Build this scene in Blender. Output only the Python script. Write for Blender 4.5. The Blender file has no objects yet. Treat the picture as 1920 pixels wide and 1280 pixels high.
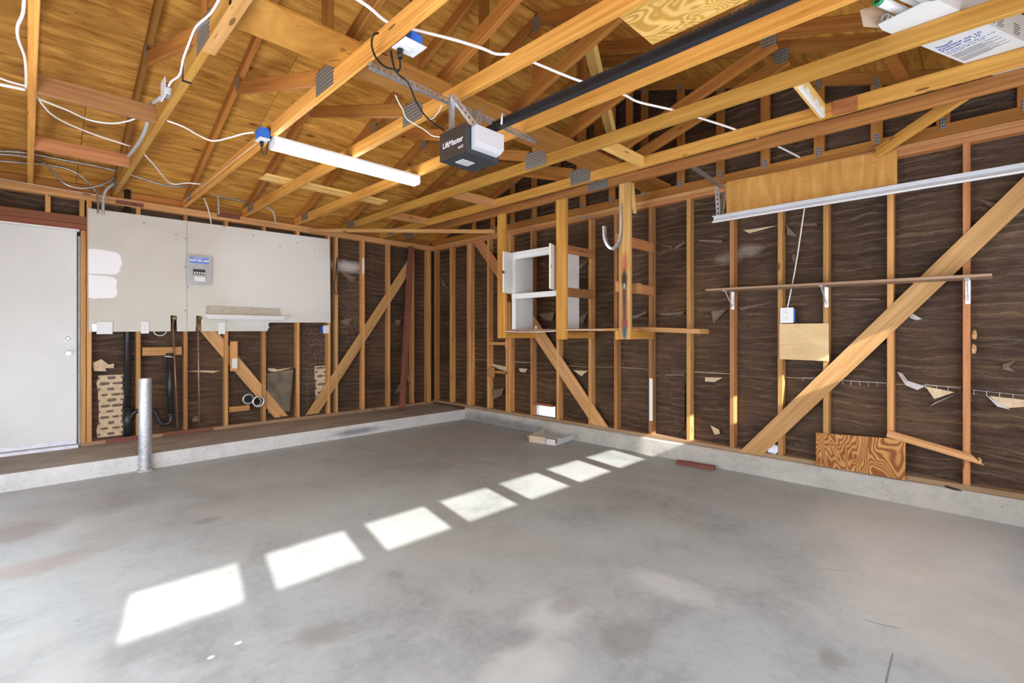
import bpy, bmesh, math, random
from mathutils import Vector, Matrix, noise
random.seed(7)
# ------------------------------------------------------------------ camera
sc = bpy.context.scene
col = sc.collection
F, CX, CY, H, S2 = 909.4, 960.0, 626.0, 1.243, math.sqrt(2)
cam = bpy.data.cameras.new('camera'); co = bpy.data.objects.new('camera', cam); col.objects.link(co)
cam.sensor_width = 36; cam.lens = 36*F/1920; cam.shift_y = -14/1920; cam.clip_start = .05
co.location = (0, 0, H); co.rotation_euler = (math.pi/2, 0, -math.pi/4)
sc.camera = co
sc.view_settings.view_transform = 'Standard'; sc.view_settings.look = 'None'
sc.view_settings.exposure = 0.0; sc.view_settings.gamma = 1; sc.view_settings.use_curve_mapping = False
# ------------------------------------------------------------------ world, sun, lights
SUN_T = .547
w = bpy.data.worlds.new('sky'); sc.world = w; w.use_nodes = True
nt = w.node_tree; nt.nodes.clear()
wo = nt.nodes.new('ShaderNodeOutputWorld'); bg = nt.nodes.new('ShaderNodeBackground'); st = nt.nodes.new('ShaderNodeTexSky')
st.sky_type = 'NISHITA'; st.sun_disc = False; st.sun_elevation = math.atan(SUN_T); st.sun_rotation = math.radians(180)
nt.links.new(st.outputs[0], bg.inputs[0]); bg.inputs[1].default_value = .35
nt.links.new(bg.outputs[0], wo.inputs[0])
def light(name, kind, energy, color, loc, direction, size=None, sy=None):
    l = bpy.data.lights.new(name, kind); l.energy = energy; l.color = color
    o = bpy.data.objects.new(name, l); col.objects.link(o); o.location = loc
    o.rotation_euler = Vector(direction).to_track_quat('-Z', 'Y').to_euler()
    if kind == 'AREA':
        l.shape = 'RECTANGLE'; l.size = size; l.size_y = sy
    return o
sun = light('sun', 'SUN', 15.5, (1, .97, .92), (0, -6, 5), (.214, 1, -SUN_T)); sun.data.angle = math.radians(.55)
light('fill_front', 'AREA', 150, (.90, .965, 1.08), (1.8, -.72, 1.4), (.10, 1, .26), 4.8, 1.7)  # added soft fill lamp just inside the closed door, brightens the room
light('fill_left', 'AREA', 212, (.90, .965, 1.08), (-.85, 3.6, 1.05), (1, .10, .22), 5.2, 1.7)  # added fill lamp before the solid left wall, evens out the back

# ------------------------------------------------------------------ projection helpers (pixel on a known plane -> world point)
def Z(u, v, z):
    d = F*(z-H)/(CY-v); k = (u-CX)/F
    return Vector((d*(1+k)/S2, d*(1-k)/S2, z))
def X(u, v, x):
    k = (u-CX)/F; d = x*S2/(1+k); return Vector((x, d*(1-k)/S2, H+(CY-v)*d/F))
def Y(u, v, y):
    k = (u-CX)/F; d = y*S2/(1-k); return Vector((d*(1+k)/S2, y, H+(CY-v)*d/F))
YS, XS, XC, YL, ZL, ZC = 6.327, 4.556, 4.53, 5.509, .142, .17
PLB, ZB = 2.557, 2.637            # plate bottom, chord bottom
YN, XL, YR = -.85, -.9, 2.74      # front wall, left wall, ridge
def zlow(y): return 2.65+.333*(6.327-y) if y >= YR else 2.65+.333*(6.327-(2*YR-y))
# ------------------------------------------------------------------ object helpers
W = {}
def link(o, M=None, parent=None):
    col.objects.link(o); M = M or Matrix.Identity(4); W[o.name] = M
    if parent is not None:
        o.parent = parent; o.matrix_basis = W[parent.name].inverted() @ M
    else: o.matrix_basis = M
    return o
def thing(name, label, cat, loc=(0, 0, 0), group=None):
    o = bpy.data.objects.new(name, None); o.empty_display_size = .1
    link(o, Matrix.Translation(Vector(loc)))
    return tag(o, label, cat, group)
def tag(o, label=None, cat=None, group=None, kind=None):
    if label: o['label'] = label
    if cat: o['category'] = cat
    if group: o['group'] = group
    if kind: o['kind'] = kind
    return o
def mk(name, verts, faces, mat, parent=None, M=None, smooth=False):
    me = bpy.data.meshes.new(name); me.from_pydata([tuple(v) for v in verts], [], faces); me.update()
    if mat: me.materials.append(mat)
    if smooth:
        for p in me.polygons: p.use_smooth = True
    o = bpy.data.objects.new(name, me)
    return link(o, M, parent)
class MB:
    def __init__(s): s.v = []; s.f = []
    def add(s, v, f):
        n = len(s.v); s.v += [Vector(q) for q in v]; s.f += [tuple(i+n for i in q) for q in f]; return s
    def box(s, a, b):
        x0, y0, z0 = a; x1, y1, z1 = b
        return s.add([(x0,y0,z0),(x1,y0,z0),(x1,y1,z0),(x0,y1,z0),(x0,y0,z1),(x1,y0,z1),(x1,y1,z1),(x0,y1,z1)],
                     [(0,3,2,1),(4,5,6,7),(0,1,5,4),(1,2,6,5),(2,3,7,6),(3,0,4,7)])
    def bar(s, p0, p1, w, t, up=(0,0,1)):
        p0 = Vector(p0); p1 = Vector(p1); x = (p1-p0).normalized(); y = Vector(up).cross(x).normalized(); z = x.cross(y)
        v = []
        for p in (p0, p1):
            for a, b in ((-1,-1),(1,-1),(1,1),(-1,1)): v.append(p+y*a*t/2+z*b*w/2)
        return s.add(v, [(0,3,2,1),(4,5,6,7),(0,1,5,4),(1,2,6,5),(2,3,7,6),(3,0,4,7)])
    def cyl(s, p0, p1, r0, r1=None, n=16, caps=True):
        r1 = r0 if r1 is None else r1
        p0 = Vector(p0); p1 = Vector(p1); x = (p1-p0).normalized()
        a = Vector((0,0,1)) if abs(x.z) < .9 else Vector((1,0,0)); y = a.cross(x).normalized(); z = x.cross(y)
        v = []
        for p, r in ((p0, r0), (p1, r1)):
            for i in range(n):
                t = 2*math.pi*i/n; v.append(p+(y*math.cos(t)+z*math.sin(t))*r)
        f = [(i, (i+1) % n, n+(i+1) % n, n+i) for i in range(n)]
        if caps: f += [tuple(range(n))[::-1], tuple(range(n, 2*n))]
        return s.add(v, f)
    def ring(s, c, ax, r0, r1, h, n=24):     # annular plate with a hole
        c = Vector(c); x = Vector(ax).normalized(); a = Vector((0,0,1)) if abs(x.z) < .9 else Vector((1,0,0))
        y = a.cross(x).normalized(); z = x.cross(y); v = []
        for r, d in ((r0, 0), (r1, 0), (r1, h), (r0, h)):
            for i in range(n):
                t = 2*math.pi*i/n; v.append(c+x*d+(y*math.cos(t)+z*math.sin(t))*r)
        f = []
        for q in range(4):
            for i in range(n): f.append((q*n+i, q*n+(i+1) % n, ((q+1) % 4)*n+(i+1) % n, ((q+1) % 4)*n+i))
        return s.add(v, f)
    def prism(s, pts, vec):
        n = len(pts); pts = [Vector(p) for p in pts]; vec = Vector(vec)
        return s.add(pts+[p+vec for p in pts], [tuple(range(n)), tuple(range(2*n-1, n-1, -1))]+[(i, n+i, n+(i+1) % n, (i+1) % n) for i in range(n)])
    def build(s, name, mat, parent=None, M=None, smooth=False):
        o = mk(name, s.v, s.f, mat, parent, M, False)
        bm = bmesh.new(); bm.from_mesh(o.data); bmesh.ops.recalc_face_normals(bm, faces=bm.faces); bm.to_mesh(o.data); bm.free()
        if smooth:
            for p in o.data.polygons: p.use_smooth = len(p.vertices) == 4
        return o
def frame(p0, p1, up):
    x = (p1-p0).normalized(); y = Vector(up).cross(x).normalized(); z = x.cross(y)
    return Matrix(((x.x, y.x, z.x, p0.x), (x.y, y.y, z.y, p0.y), (x.z, y.z, z.z, p0.z), (0, 0, 0, 1)))
def board(name, p0, p1, w, t, up, mat, parent=None, ch=.003, cut=(0, 0), bow=0):
    """lumber: local X along the grain, w along `up`, t across; small chamfers; cut = slanted ends; bow = slight crook"""
    p0 = Vector(p0); p1 = Vector(p1); L = (p1-p0).length; M = frame(p0, p1, up)
    a, b = t/2, w/2; ch = min(ch, a*.4, b*.4)
    sec = [(-a+ch,-b),(a-ch,-b),(a,-b+ch),(a,b-ch),(a-ch,b),(-a+ch,b),(-a,b-ch),(-a,-b+ch)]
    st = [0, 1] if not bow else [i/8 for i in range(9)]
    v = []
    for q in st:
        off = bow*math.sin(q*math.pi)
        for (y, z) in sec:
            x = q*L
            if q == 0: x += cut[0]*(z/b)
            if q == 1: x += cut[1]*(z/b)
            v.append((x, y, z+off))
    f = [tuple(range(8))[::-1], tuple(range(8*(len(st)-1), 8*len(st)))]
    for k in range(len(st)-1):
        for i in range(8): f.append((8*k+i, 8*k+(i+1) % 8, 8*k+8+(i+1) % 8, 8*k+8+i))
    return mk(name, v, f, mat, parent, M)
def spline(pts, sub=6):
    P = [Vector(p) for p in pts]
    if len(P) < 3: return P
    out = []; Q = [P[0]*2-P[1]]+P+[P[-1]*2-P[-2]]
    for i in range(1, len(Q)-2):
        for k in range(sub):
            t = k/sub; a, b, c, d = Q[i-1], Q[i], Q[i+1], Q[i+2]
            out.append(.5*((2*b)+(c-a)*t+(2*a-5*b+4*c-d)*t*t+(3*b-a-3*c+d)*t**3))
    out.append(P[-1]); return out
def tube(name, pts, r, mat, parent=None, n=8, sub=6, flat=1.0, ribs=0, smooth=True):
    P = spline(pts, sub)
    if ribs:      # flexible ribbed conduit: resample finely and pulse the radius
        Q = [P[0]]
        for a, b in zip(P, P[1:]):
            m = max(1, int((b-a).length/ribs))
            for k in range(1, m+1): Q.append(a.lerp(b, k/m))
        P = Q
    v = []; f = []; last = None
    for i, p in enumerate(P):
        t = (P[min(i+1, len(P)-1)]-P[max(i-1, 0)]).normalized()
        if last is None:
            a = Vector((0,0,1)) if abs(t.z) < .9 else Vector((1,0,0)); y = a.cross(t).normalized()
        else: y = (last-t*last.dot(t)).normalized()
        last = y; z = t.cross(y); rr = r*(1 if not ribs or i % 2 else .86)
        for k in range(n):
            q = 2*math.pi*k/n; v.append(p+y*math.cos(q)*rr+z*math.sin(q)*rr*flat)
    for i in range(len(P)-1):
        for k in range(n): f.append((i*n+k, i*n+(k+1) % n, (i+1)*n+(k+1) % n, (i+1)*n+k))
    f += [tuple(range(n))[::-1], tuple(range((len(P)-1)*n, len(P)*n))]
    return mk(name, v, f, mat, parent, None, smooth)
def text(name, body, size, p, right, up, mat, parent, depth=.0006, sx=1.0, bold=0):
    c = bpy.data.curves.new(name, 'FONT'); c.body = body; c.size = size; c.extrude = depth; c.offset = bold; c.space_character = sx
    t = bpy.data.objects.new('txt', c); col.objects.link(t)
    me = bpy.data.meshes.new_from_object(t.evaluated_get(bpy.context.evaluated_depsgraph_get()))
    bpy.data.objects.remove(t); me.name = name
    me.materials.clear(); me.materials.append(mat)
    x = Vector(right).normalized(); y = Vector(up).normalized(); z = x.cross(y); p = Vector(p)
    M = Matrix(((x.x, y.x, z.x, p.x), (x.y, y.y, z.y, p.y), (x.z, y.z, z.z, p.z), (0, 0, 0, 1)))
    return link(bpy.data.objects.new(name, me), M, parent)
# ------------------------------------------------------------------ materials
class G:
    def __init__(s, name):
        s.m = bpy.data.materials.new(name); s.m.use_nodes = True; s.t = s.m.node_tree; s.t.nodes.clear()
        s.out = s.n('OutputMaterial'); s.b = s.n('BsdfPrincipled'); s.l(s.b.outputs[0], s.out.inputs[0])
        s.tc = s.n('TexCoord').outputs['Object']; s.rnd = s.n('ObjectInfo').outputs['Random']
    def n(s, k, **kw):
        x = s.t.nodes.new('ShaderNode'+k)
        for a, b in kw.items(): setattr(x, a, b)
        return x
    def l(s, a, b): s.t.links.new(a, b)
    def put(s, sock, v):
        if hasattr(v, 'links') or hasattr(v, 'is_output'): s.l(v, sock)
        else: sock.default_value = v
    def math(s, op, a, b=0, c=0, clamp=False):
        x = s.n('Math', operation=op); x.use_clamp = clamp
        s.put(x.inputs[0], a); s.put(x.inputs[1], b)
        if op in ('MULTIPLY_ADD',): s.put(x.inputs[2], c)
        return x.outputs[0]
    def vmul(s, v, sc_, off=None):
        x = s.n('Mapping'); s.l(v, x.inputs[0]); x.inputs['Scale'].default_value = sc_
        if off is not None: s.put(x.inputs['Location'], off)
        return x.outputs[0]
    def noise(s, v, scale=1, detail=3, rough=.55, dist=0):
        x = s.n('TexNoise'); s.l(v, x.inputs['Vector']); x.inputs['Scale'].default_value = scale
        x.inputs['Detail'].default_value = detail; x.inputs['Roughness'].default_value = rough; x.inputs['Distortion'].default_value = dist
        return x.outputs['Fac']
    def ramp(s, f, stops):
        x = s.n('ValToRGB'); e = x.color_ramp.elements
        while len(e) < len(stops): e.new(.5)
        for q, (p, c) in zip(e, stops): q.position = p; q.color = (c[0], c[1], c[2], 1) if hasattr(c, '__len__') else (c, c, c, 1)
        s.put(x.inputs[0], f); return x.outputs[0]
    def mix(s, f, a, b, mode='MIX'):
        x = s.n('Mix', data_type='RGBA', blend_type=mode)
        s.put(x.inputs[0], f)
        for i, v in ((6, a), (7, b)):
            if isinstance(v, (tuple, list)): x.inputs[i].default_value = (v[0], v[1], v[2], 1)
            else: s.l(v, x.inputs[i])
        return x.outputs[2]
    def blob(s, c, r, soft=.15, amp=.3, nscale=6, square=False):
        """mask of one stain with its own place: 1 inside, 0 outside"""
        x = s.n('VectorMath', operation='SUBTRACT'); s.l(s.tc, x.inputs[0]); x.inputs[1].default_value = c
        y = s.n('VectorMath', operation='DIVIDE'); s.l(x.outputs[0], y.inputs[0]); y.inputs[1].default_value = r
        if square:
            ab = s.n('VectorMath', operation='ABSOLUTE'); s.l(y.outputs[0], ab.inputs[0]); sp = s.n('SeparateXYZ'); s.l(ab.outputs[0], sp.inputs[0])
            p3 = lambda q: s.math('POWER', q, 5)
            zz = s.math('POWER', s.math('ADD', p3(sp.outputs[0]), p3(sp.outputs[2])), .2)
        else:
            z = s.n('VectorMath', operation='LENGTH'); s.l(y.outputs[0], z.inputs[0]); zz = z.outputs['Value']
        q = s.math('MULTIPLY_ADD', s.noise(s.tc, nscale, 5, .6), amp*2, -amp)
        d = s.math('ADD', zz, q)
        m = s.n('MapRange'); s.l(d, m.inputs[0]); m.inputs[1].default_value = 1-soft; m.inputs[2].default_value = 1+soft
        m.inputs[3].default_value = 1; m.inputs[4].default_value = 0; return m.outputs[0]
    def bump(s, h, strength=.3, dist=.01):
        x = s.n('Bump'); x.inputs['Strength'].default_value = strength; x.inputs['Distance'].default_value = dist
        s.l(h, x.inputs['Height']); s.l(x.outputs[0], s.b.inputs['Normal'])
    def done(s, c, rough=.6, metal=0, spec=.4):
        s.put(s.b.inputs['Base Color'], (c[0], c[1], c[2], 1) if isinstance(c, (tuple, list)) else c)
        s.put(s.b.inputs['Roughness'], rough); s.b.inputs['Metallic'].default_value = metal
        s.b.inputs['Specular IOR Level'].default_value = spec
        return s.m
def plain(name, c, rough=.5, metal=0, var=.12, scale=18, spec=.4):
    g = G(name); f = g.noise(g.tc, scale, 3)
    d = tuple(x*(1-var) for x in c); e = tuple(min(1, x*(1+var)) for x in c)
    return g.done(g.ramp(f, [(.3, d), (.7, e)]), rough, metal, spec)
def wood(name, lo, hi, knot=.5, rough=.62, streak=1, vary=.25):
    g = G(name)
    off = g.n('CombineXYZ'); r10 = g.math('MULTIPLY', g.rnd, 37.0)
    g.l(r10, off.inputs[0]); g.l(r10, off.inputs[1]); g.l(r10, off.inputs[2])
    v = g.vmul(g.tc, (1, 1, 1), off.outputs[0])
    warp = g.noise(g.vmul(v, (1.3, 9, 9)), 1, 2)
    gr = g.noise(g.vmul(v, (1.1, 42, 42)), 1, 4, .6, .5)
    fine = g.noise(g.vmul(v, (6, 210, 210)), 1, 2, .6)
    f = g.math('ADD', g.math('MULTIPLY', gr, .65), g.math('MULTIPLY', warp, .35))
    f = g.math('ADD', g.math('MULTIPLY', f, .85), g.math('MULTIPLY', fine, .15))
    mid = tuple((a+b)/2 for a, b in zip(lo, hi))
    c = g.ramp(f, [(.36, lo), (.5, mid), (.64, hi)])
    vo = g.n('TexVoronoi'); g.l(g.vmul(v, (2.6, 11, 11)), vo.inputs['Vector']); vo.inputs['Scale'].default_value = 1
    k = g.math('LESS_THAN', vo.outputs['Distance'], .075+.03*knot)
    sel = g.math('GREATER_THAN', g.noise(g.vmul(v, (1.7, 5, 5)), 1, 0), .62-.1*knot)
    c = g.mix(g.math('MULTIPLY', g.math('MULTIPLY', k, sel), .8), c, tuple(x*.28 for x in lo))
    dn = g.math('GREATER_THAN', g.noise(g.vmul(v, (3, 60, 60)), 1, 3), .70)
    c = g.mix(g.math('MULTIPLY', dn, .45), c, tuple(x*.35 for x in lo))
    hv = g.n('HueSaturation'); g.l(c, hv.inputs['Color'])
    g.l(g.math('MULTIPLY_ADD', g.rnd, vary*2, 1-vary), hv.inputs['Value']); g.l(g.math('MULTIPLY_ADD', g.rnd, -.010, .502), hv.inputs['Hue'])
    g.bump(f, .25, .004)
    return g.done(hv.outputs[0], rough, 0, .3)
M_chord = wood('chord_lumber', (.43, .185, .026), (.70, .38, .082))
M_web = wood('web_lumber', (.28, .105, .018), (.47, .21, .042), .4)
M_stud = wood('stud_lumber', (.40, .185, .05), (.66, .365, .125), .9)
M_studr = wood('red_stud_lumber', (.33, .135, .048), (.54, .265, .095), .6)
M_brace = wood('brace_lumber', (.42, .205, .065), (.68, .40, .165), .9, vary=.12)
M_plate = wood('plate_lumber', (.38, .18, .05), (.60, .34, .13), .8, vary=.12)
M_sill = wood('dusty_sill_lumber', (.24, .145, .075), (.42, .28, .16), .5, vary=.06)
M_red = wood('redwood_board', (.13, .045, .028), (.27, .10, .06), .3, vary=.1)
M_brown = wood('brown_stained_board', (.19, .06, .03), (.31, .115, .055), .2, vary=.1)
M_yel = wood('pale_pine', (.66, .40, .10), (.86, .60, .21), .2, vary=.08)
M_grey = wood('weathered_wood', (.24, .15, .09), (.45, .30, .19), .2, vary=.1)
def plyw(name, lo, hi, sc_=(1.4, 7, 1), vary=.1, dashes=.6, rings=False):
    g = G(name)
    off = g.n('CombineXYZ'); r10 = g.math('MULTIPLY', g.rnd, 23.0)
    g.l(r10, off.inputs[0]); g.l(r10, off.inputs[1])
    v = g.vmul(g.tc, (1, 1, 1), off.outputs[0])
    if rings:
        n1 = g.noise(g.vmul(v, (4.6, 1.7, 4.6)), 1, 2, .5, .5)
        wv = g.math('SINE', g.math('MULTIPLY', n1, 150.0)); f = g.math('MULTIPLY_ADD', wv, .5, .5)
        c = g.ramp(f, [(.15, lo), (.6, tuple((a*.3+b*.7) for a, b in zip(lo, hi))), (.9, hi)])
    else:
        f = g.noise(g.vmul(v, sc_), 1.6, 5, .62, .8)
        c = g.ramp(f, [(.3, lo), (.52, tuple((a+b)/2 for a, b in zip(lo, hi))), (.72, hi)])
    d = g.noise(g.vmul(v, (9, 75, 9)), 1, 2, .5, .4)
    c = g.mix(g.math('MULTIPLY', g.math('GREATER_THAN', d, .66), dashes), c, tuple(x*.35 for x in lo))
    d2 = g.noise(g.vmul(v, (2.2, 5, 2.2)), 1, 3)
    c = g.mix(g.math('MULTIPLY', g.ramp(d2, [(.45, 0), (.75, 1)]), .35), c, tuple(x*.6 for x in lo))
    vo = g.n('TexVoronoi'); g.l(g.vmul(v, (2.2, 4.5, 2.2)), vo.inputs['Vector']); vo.inputs['Scale'].default_value = 1
    kk = g.ramp(vo.outputs['Distance'], [(.07, 1), (.12, 0)])
    c = g.mix(g.math('MULTIPLY', kk, .7*min(1, dashes*1.5)), c, tuple(x*.22 for x in lo))
    hv = g.n('HueSaturation'); g.l(c, hv.inputs['Color']); g.l(g.math('MULTIPLY_ADD', g.rnd, vary*2, 1-vary), hv.inputs['Value'])
    g.bump(f, .2, .004)
    return g.done(hv.outputs[0], .6, 0, .25)
M_deck = plyw('roof_plywood', (.33, .122, .015), (.78, .415, .088), (1.3, 9, 1))
M_ply = plyw('plywood_orange', (.50, .22, .045), (.72, .40, .11), (8, 1.2, 8), .04, .25)
M_plyp = plyw('plywood_pale', (.62, .42, .20), (.78, .58, .32), (1.2, 5, 1), .03, .1)
M_plyr = plyw('plywood_rings', (.26, .085, .022), (.58, .29, .09), (1, 1, 1), .03, .1, True)
M_plyy = plyw('plywood_yellow_rings', (.55, .30, .06), (.80, .52, .16), (1, 1, 1), .03, .1, True)
M_plyk = plyw('plywood_dark', (.22, .06, .02), (.42, .17, .06), (8, 1.2, 8), .05, .3)
# tar paper
def paper_mat():
    g = G('tar_paper'); v = g.tc
    a = g.noise(g.vmul(v, (2.0, 2.0, 15)), 1, 5, .6, 1.4)
    b = g.noise(g.vmul(v, (7, 7, 38)), 1, 4, .6, 1.2)
    r1 = g.math('POWER', g.math('SUBTRACT', 1, g.math('ABSOLUTE', g.math('MULTIPLY_ADD', a, 4, -2)), clamp=True), 2.5)
    r2 = g.math('POWER', g.math('SUBTRACT', 1, g.math('ABSOLUTE', g.math('MULTIPLY_ADD', b, 4, -2)), clamp=True), 3)
    zz_ = g.n('SeparateXYZ'); g.l(v, zz_.inputs[0])
    wv = g.math('SINE', g.math('ADD', g.math('MULTIPLY', zz_.outputs[2], 92.0), g.math('MULTIPLY', g.noise(g.vmul(v, (1.7, 1.7, 3.2)), 1, 4, .6), 17.0)))
    am = g.ramp(g.noise(g.vmul(v, (3.1, 3.1, 6)), 1, 2), [(.38, .1), (.62, 1)])
    r3 = g.math('MULTIPLY', g.math('POWER', g.math('MULTIPLY_ADD', wv, .5, .5), 4), am)
    c = g.ramp(g.noise(g.vmul(v, (1.1, 1.1, 2.6)), 1, 4), [(.33, (.026, .0135, .008)), (.55, (.055, .028, .015)), (.78, (.100, .053, .028))])
    hi = g.math('MULTIPLY', g.math('ADD', g.math('MULTIPLY', r1, .7), g.math('MULTIPLY', r2, .4)), g.ramp(g.noise(g.vmul(v, (2.3, 2.3, 4)), 1, 2), [(.35, .25), (.65, 1)]))
    c = g.mix(g.math('MULTIPLY', hi, .36, clamp=True), c, (.27, .165, .09))  # glossy highlights of the wrinkles, put into the paper colour as tan
    c = g.mix(g.math('MULTIPLY', r3, .30, clamp=True), c, (.34, .215, .12))  # ripple crests tinted paler, a painted highlight over the relief
    lowz = g.n('SeparateXYZ'); g.l(v, lowz.inputs[0])
    sp = g.n('TexVoronoi'); g.l(v, sp.inputs['Vector']); sp.inputs['Scale'].default_value = 85
    dots = g.math('LESS_THAN', sp.outputs['Distance'], .22)
    m = g.math('MAXIMUM', g.blob((2.72, 6.42, 1.0), (.22, .5, .38), .5, .3), g.blob((3.18, 6.42, 1.55), (.20, .5, .45), .5, .3))
    c = g.mix(g.math('MULTIPLY', g.math('MULTIPLY', dots, m), .8), c, (.75, .72, .66))
    m2 = g.blob((3.16, 6.42, 2.18), (.20, .5, .07), .5, .3)
    c = g.mix(g.math('MULTIPLY', m2, .8), c, (.72, .70, .66))
    for cc in ((4.65, 1.78, 1.95), (4.65, 1.60, 2.0)):
        c = g.mix(g.math('MULTIPLY', g.blob(cc, (.5, .10, .05), .5, .4, 20), .4), c, (.5, .42, .33))
    g.bump(g.math('ADD', g.math('MULTIPLY', r3, 1.0), g.math('ADD', g.math('MULTIPLY', r1, .5), g.math('MULTIPLY', r2, .3))), .8, .012)
    return g.done(c, .44, 0, .42)
M_paper = paper_mat()
M_paperback = plain('torn_paper_back', (.17, .12, .08), .7, 0, .2)
M_papertan = plain('torn_paper_tan', (.40, .29, .18), .8, 0, .25)
M_stucco = plain('stucco_base', (.62, .47, .30), .9, 0, .15, 30)
M_mud = plain('stucco_keys', (.17, .13, .10), .9, 0, .25, 30)
M_siding = plain('outer_siding', (.16, .13, .11), .85)
# concrete
def conc(name, base, kind):
    g = G(name); v = g.tc
    big = g.noise(v, .9, 5, .6, .4); med = g.noise(v, 3.3, 6, .65, .6); fin = g.noise(v, 22, 5, .7)
    t = g.math('ADD', g.math('MULTIPLY', big, .42), g.math('ADD', g.math('MULTIPLY', med, .36), g.math('MULTIPLY', fin, .22)))
    lo = tuple(x*.74 for x in base); hi = tuple(min(1, x*1.14) for x in base)
    c = g.ramp(t, [(.38, lo), (.5, base), (.62, hi)])
    if kind == 'floor':
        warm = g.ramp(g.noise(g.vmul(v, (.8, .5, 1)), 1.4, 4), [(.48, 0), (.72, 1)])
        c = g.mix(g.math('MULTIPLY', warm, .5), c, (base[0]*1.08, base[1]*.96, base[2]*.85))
        sc1 = g.ramp(g.noise(g.vmul(v, (2.2, 9, 1)), 1.2, 5, .7, 1.0), [(.62, 0), (.74, 1)])
        c = g.mix(g.math('MULTIPLY', sc1, .30), c, tuple(x*.55 for x in base))
        sp = g.n('TexVoronoi'); g.l(v, sp.inputs['Vector']); sp.inputs['Scale'].default_value = 5.5
        c = g.mix(g.math('MULTIPLY', g.math('LESS_THAN', sp.outputs['Distance'], .045), .5), c, tuple(x*.4 for x in base))
        def P(u, vv): return tuple(Z(u, vv, 0))
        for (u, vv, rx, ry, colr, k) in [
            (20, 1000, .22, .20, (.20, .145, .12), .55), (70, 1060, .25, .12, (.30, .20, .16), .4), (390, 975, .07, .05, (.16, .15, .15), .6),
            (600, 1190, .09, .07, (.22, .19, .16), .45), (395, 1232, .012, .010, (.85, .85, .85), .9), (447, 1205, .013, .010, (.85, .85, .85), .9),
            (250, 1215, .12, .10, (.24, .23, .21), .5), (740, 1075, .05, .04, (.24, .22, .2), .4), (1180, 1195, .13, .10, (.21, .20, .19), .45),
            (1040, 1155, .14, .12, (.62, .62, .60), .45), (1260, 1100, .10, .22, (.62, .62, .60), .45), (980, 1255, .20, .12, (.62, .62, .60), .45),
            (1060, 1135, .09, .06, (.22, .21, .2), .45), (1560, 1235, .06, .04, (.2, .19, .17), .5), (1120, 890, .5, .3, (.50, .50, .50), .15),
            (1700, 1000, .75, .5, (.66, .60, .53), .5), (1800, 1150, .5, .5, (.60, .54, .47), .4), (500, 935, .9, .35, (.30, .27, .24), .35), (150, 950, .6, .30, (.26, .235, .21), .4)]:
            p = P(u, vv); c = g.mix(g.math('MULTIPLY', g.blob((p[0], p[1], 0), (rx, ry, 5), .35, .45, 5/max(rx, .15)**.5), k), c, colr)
        g.bump(t, .12, .01)
        return g.done(c, g.ramp(big, [(.3, .42), (.7, .62)]), 0, .45)
    if kind == 'ledge':
        dk = g.ramp(g.noise(g.vmul(v, (1.3, 3, 1)), 1.6, 4), [(.42, 0), (.7, 1)])
        c = g.mix(g.math('MULTIPLY', dk, .5), c, tuple(x*.6 for x in base))
    if kind in ('curb', 'face'):
        pit = g.ramp(g.noise(v, 60, 3), [(.62, 0), (.72, 1)])
        c = g.mix(g.math('MULTIPLY', pit, .5), c, tuple(x*.35 for x in base))
        sz = g.n('SeparateXYZ'); g.l(v, sz.inputs[0])
        if kind == 'curb':
            for cc, rr in (((4.53, 4.9, .03), (1, .5, .08)), ((4.53, 4.2, .04), (1, .4, .06))):
                c = g.mix(g.math('MULTIPLY', g.blob(cc, rr, .5, .4, 8), .6), c, (.12, .125, .13))
        else:
            c = g.mix(g.math('MULTIPLY', g.blob((2.85, YL, .06), (.28, 1, .035), .5, .5, 14), .7), c, (.10, .11, .13))
    g.bump(t, .35, .012)
    return g.done(c, .8, 0, .25)
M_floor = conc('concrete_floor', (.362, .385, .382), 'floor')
M_ledge = conc('concrete_ledge_top', (.40, .355, .30), 'ledge')
M_ledgef = conc('concrete_ledge_face', (.58, .57, .55), 'face')
M_curb = conc('concrete_curb', (.47, .445, .40), 'curb')
# metals, plastics
def galv(name='galvanized', c=(.62, .63, .65), rough=.42, metal=.8):
    g = G(name); f = g.noise(g.tc, 45, 3); q = g.noise(g.vmul(g.tc, (4, 4, 1)), 3, 3)
    t = g.math('ADD', g.math('MULTIPLY', f, .6), g.math('MULTIPLY', q, .4))
    return g.done(g.ramp(t, [(.35, tuple(x*.6 for x in c)), (.6, c)]), rough, metal, .5)
M_galv = galv(); M_galvw = galv('bright_galvanized', (.80, .81, .83), .35, .55)
M_track = plain('track_steel', (.66, .675, .70), .34, .35, .06, 8)
def gusset_mat():
    g = G('toothed_plate'); w1 = g.n('TexVoronoi'); g.l(g.vmul(g.tc, (0, 70, 45)), w1.inputs['Vector']); w1.inputs['Scale'].default_value = 1; w1.inputs['Randomness'].default_value = 0
    return g.done(g.ramp(w1.outputs['Distance'], [(.28, (.10, .095, .085)), (.42, (.40, .39, .36))]), .45, .6, .5)
M_gus = gusset_mat(); M_cond = galv('conduit_steel', (.46, .45, .43), .38, .9)
M_white = plain('white_paint', (.80, .80, .77), .5, 0, .03, 6)
M_whitep = plain('white_plastic', (.74, .74, .74), .35, 0, .02)
M_black = plain('black_plastic', (.012, .012, .013), .35, 0, .3)
M_blackw = plain('black_cord', (.01, .01, .01), .5)
M_abs = plain('black_abs_pipe', (.022, .024, .028), .38, 0, .4, 8, .5)
M_copper = plain('old_copper', (.36, .21, .14), .45, .5, .3)
M_brass = plain('tarnished_brass', (.20, .16, .08), .5, .6, .4)
M_blue = plain('blue_plastic_box', (.03, .16, .62), .4, 0, .1)
M_romex = plain('white_cable', (.84, .82, .77), .45, 0, .04)
M_cable = plain('grey_cable', (.42, .41, .39), .5, 0, .1)
M_dgrey = plain('dark_hole', (.02, .018, .016), .8)
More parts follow.
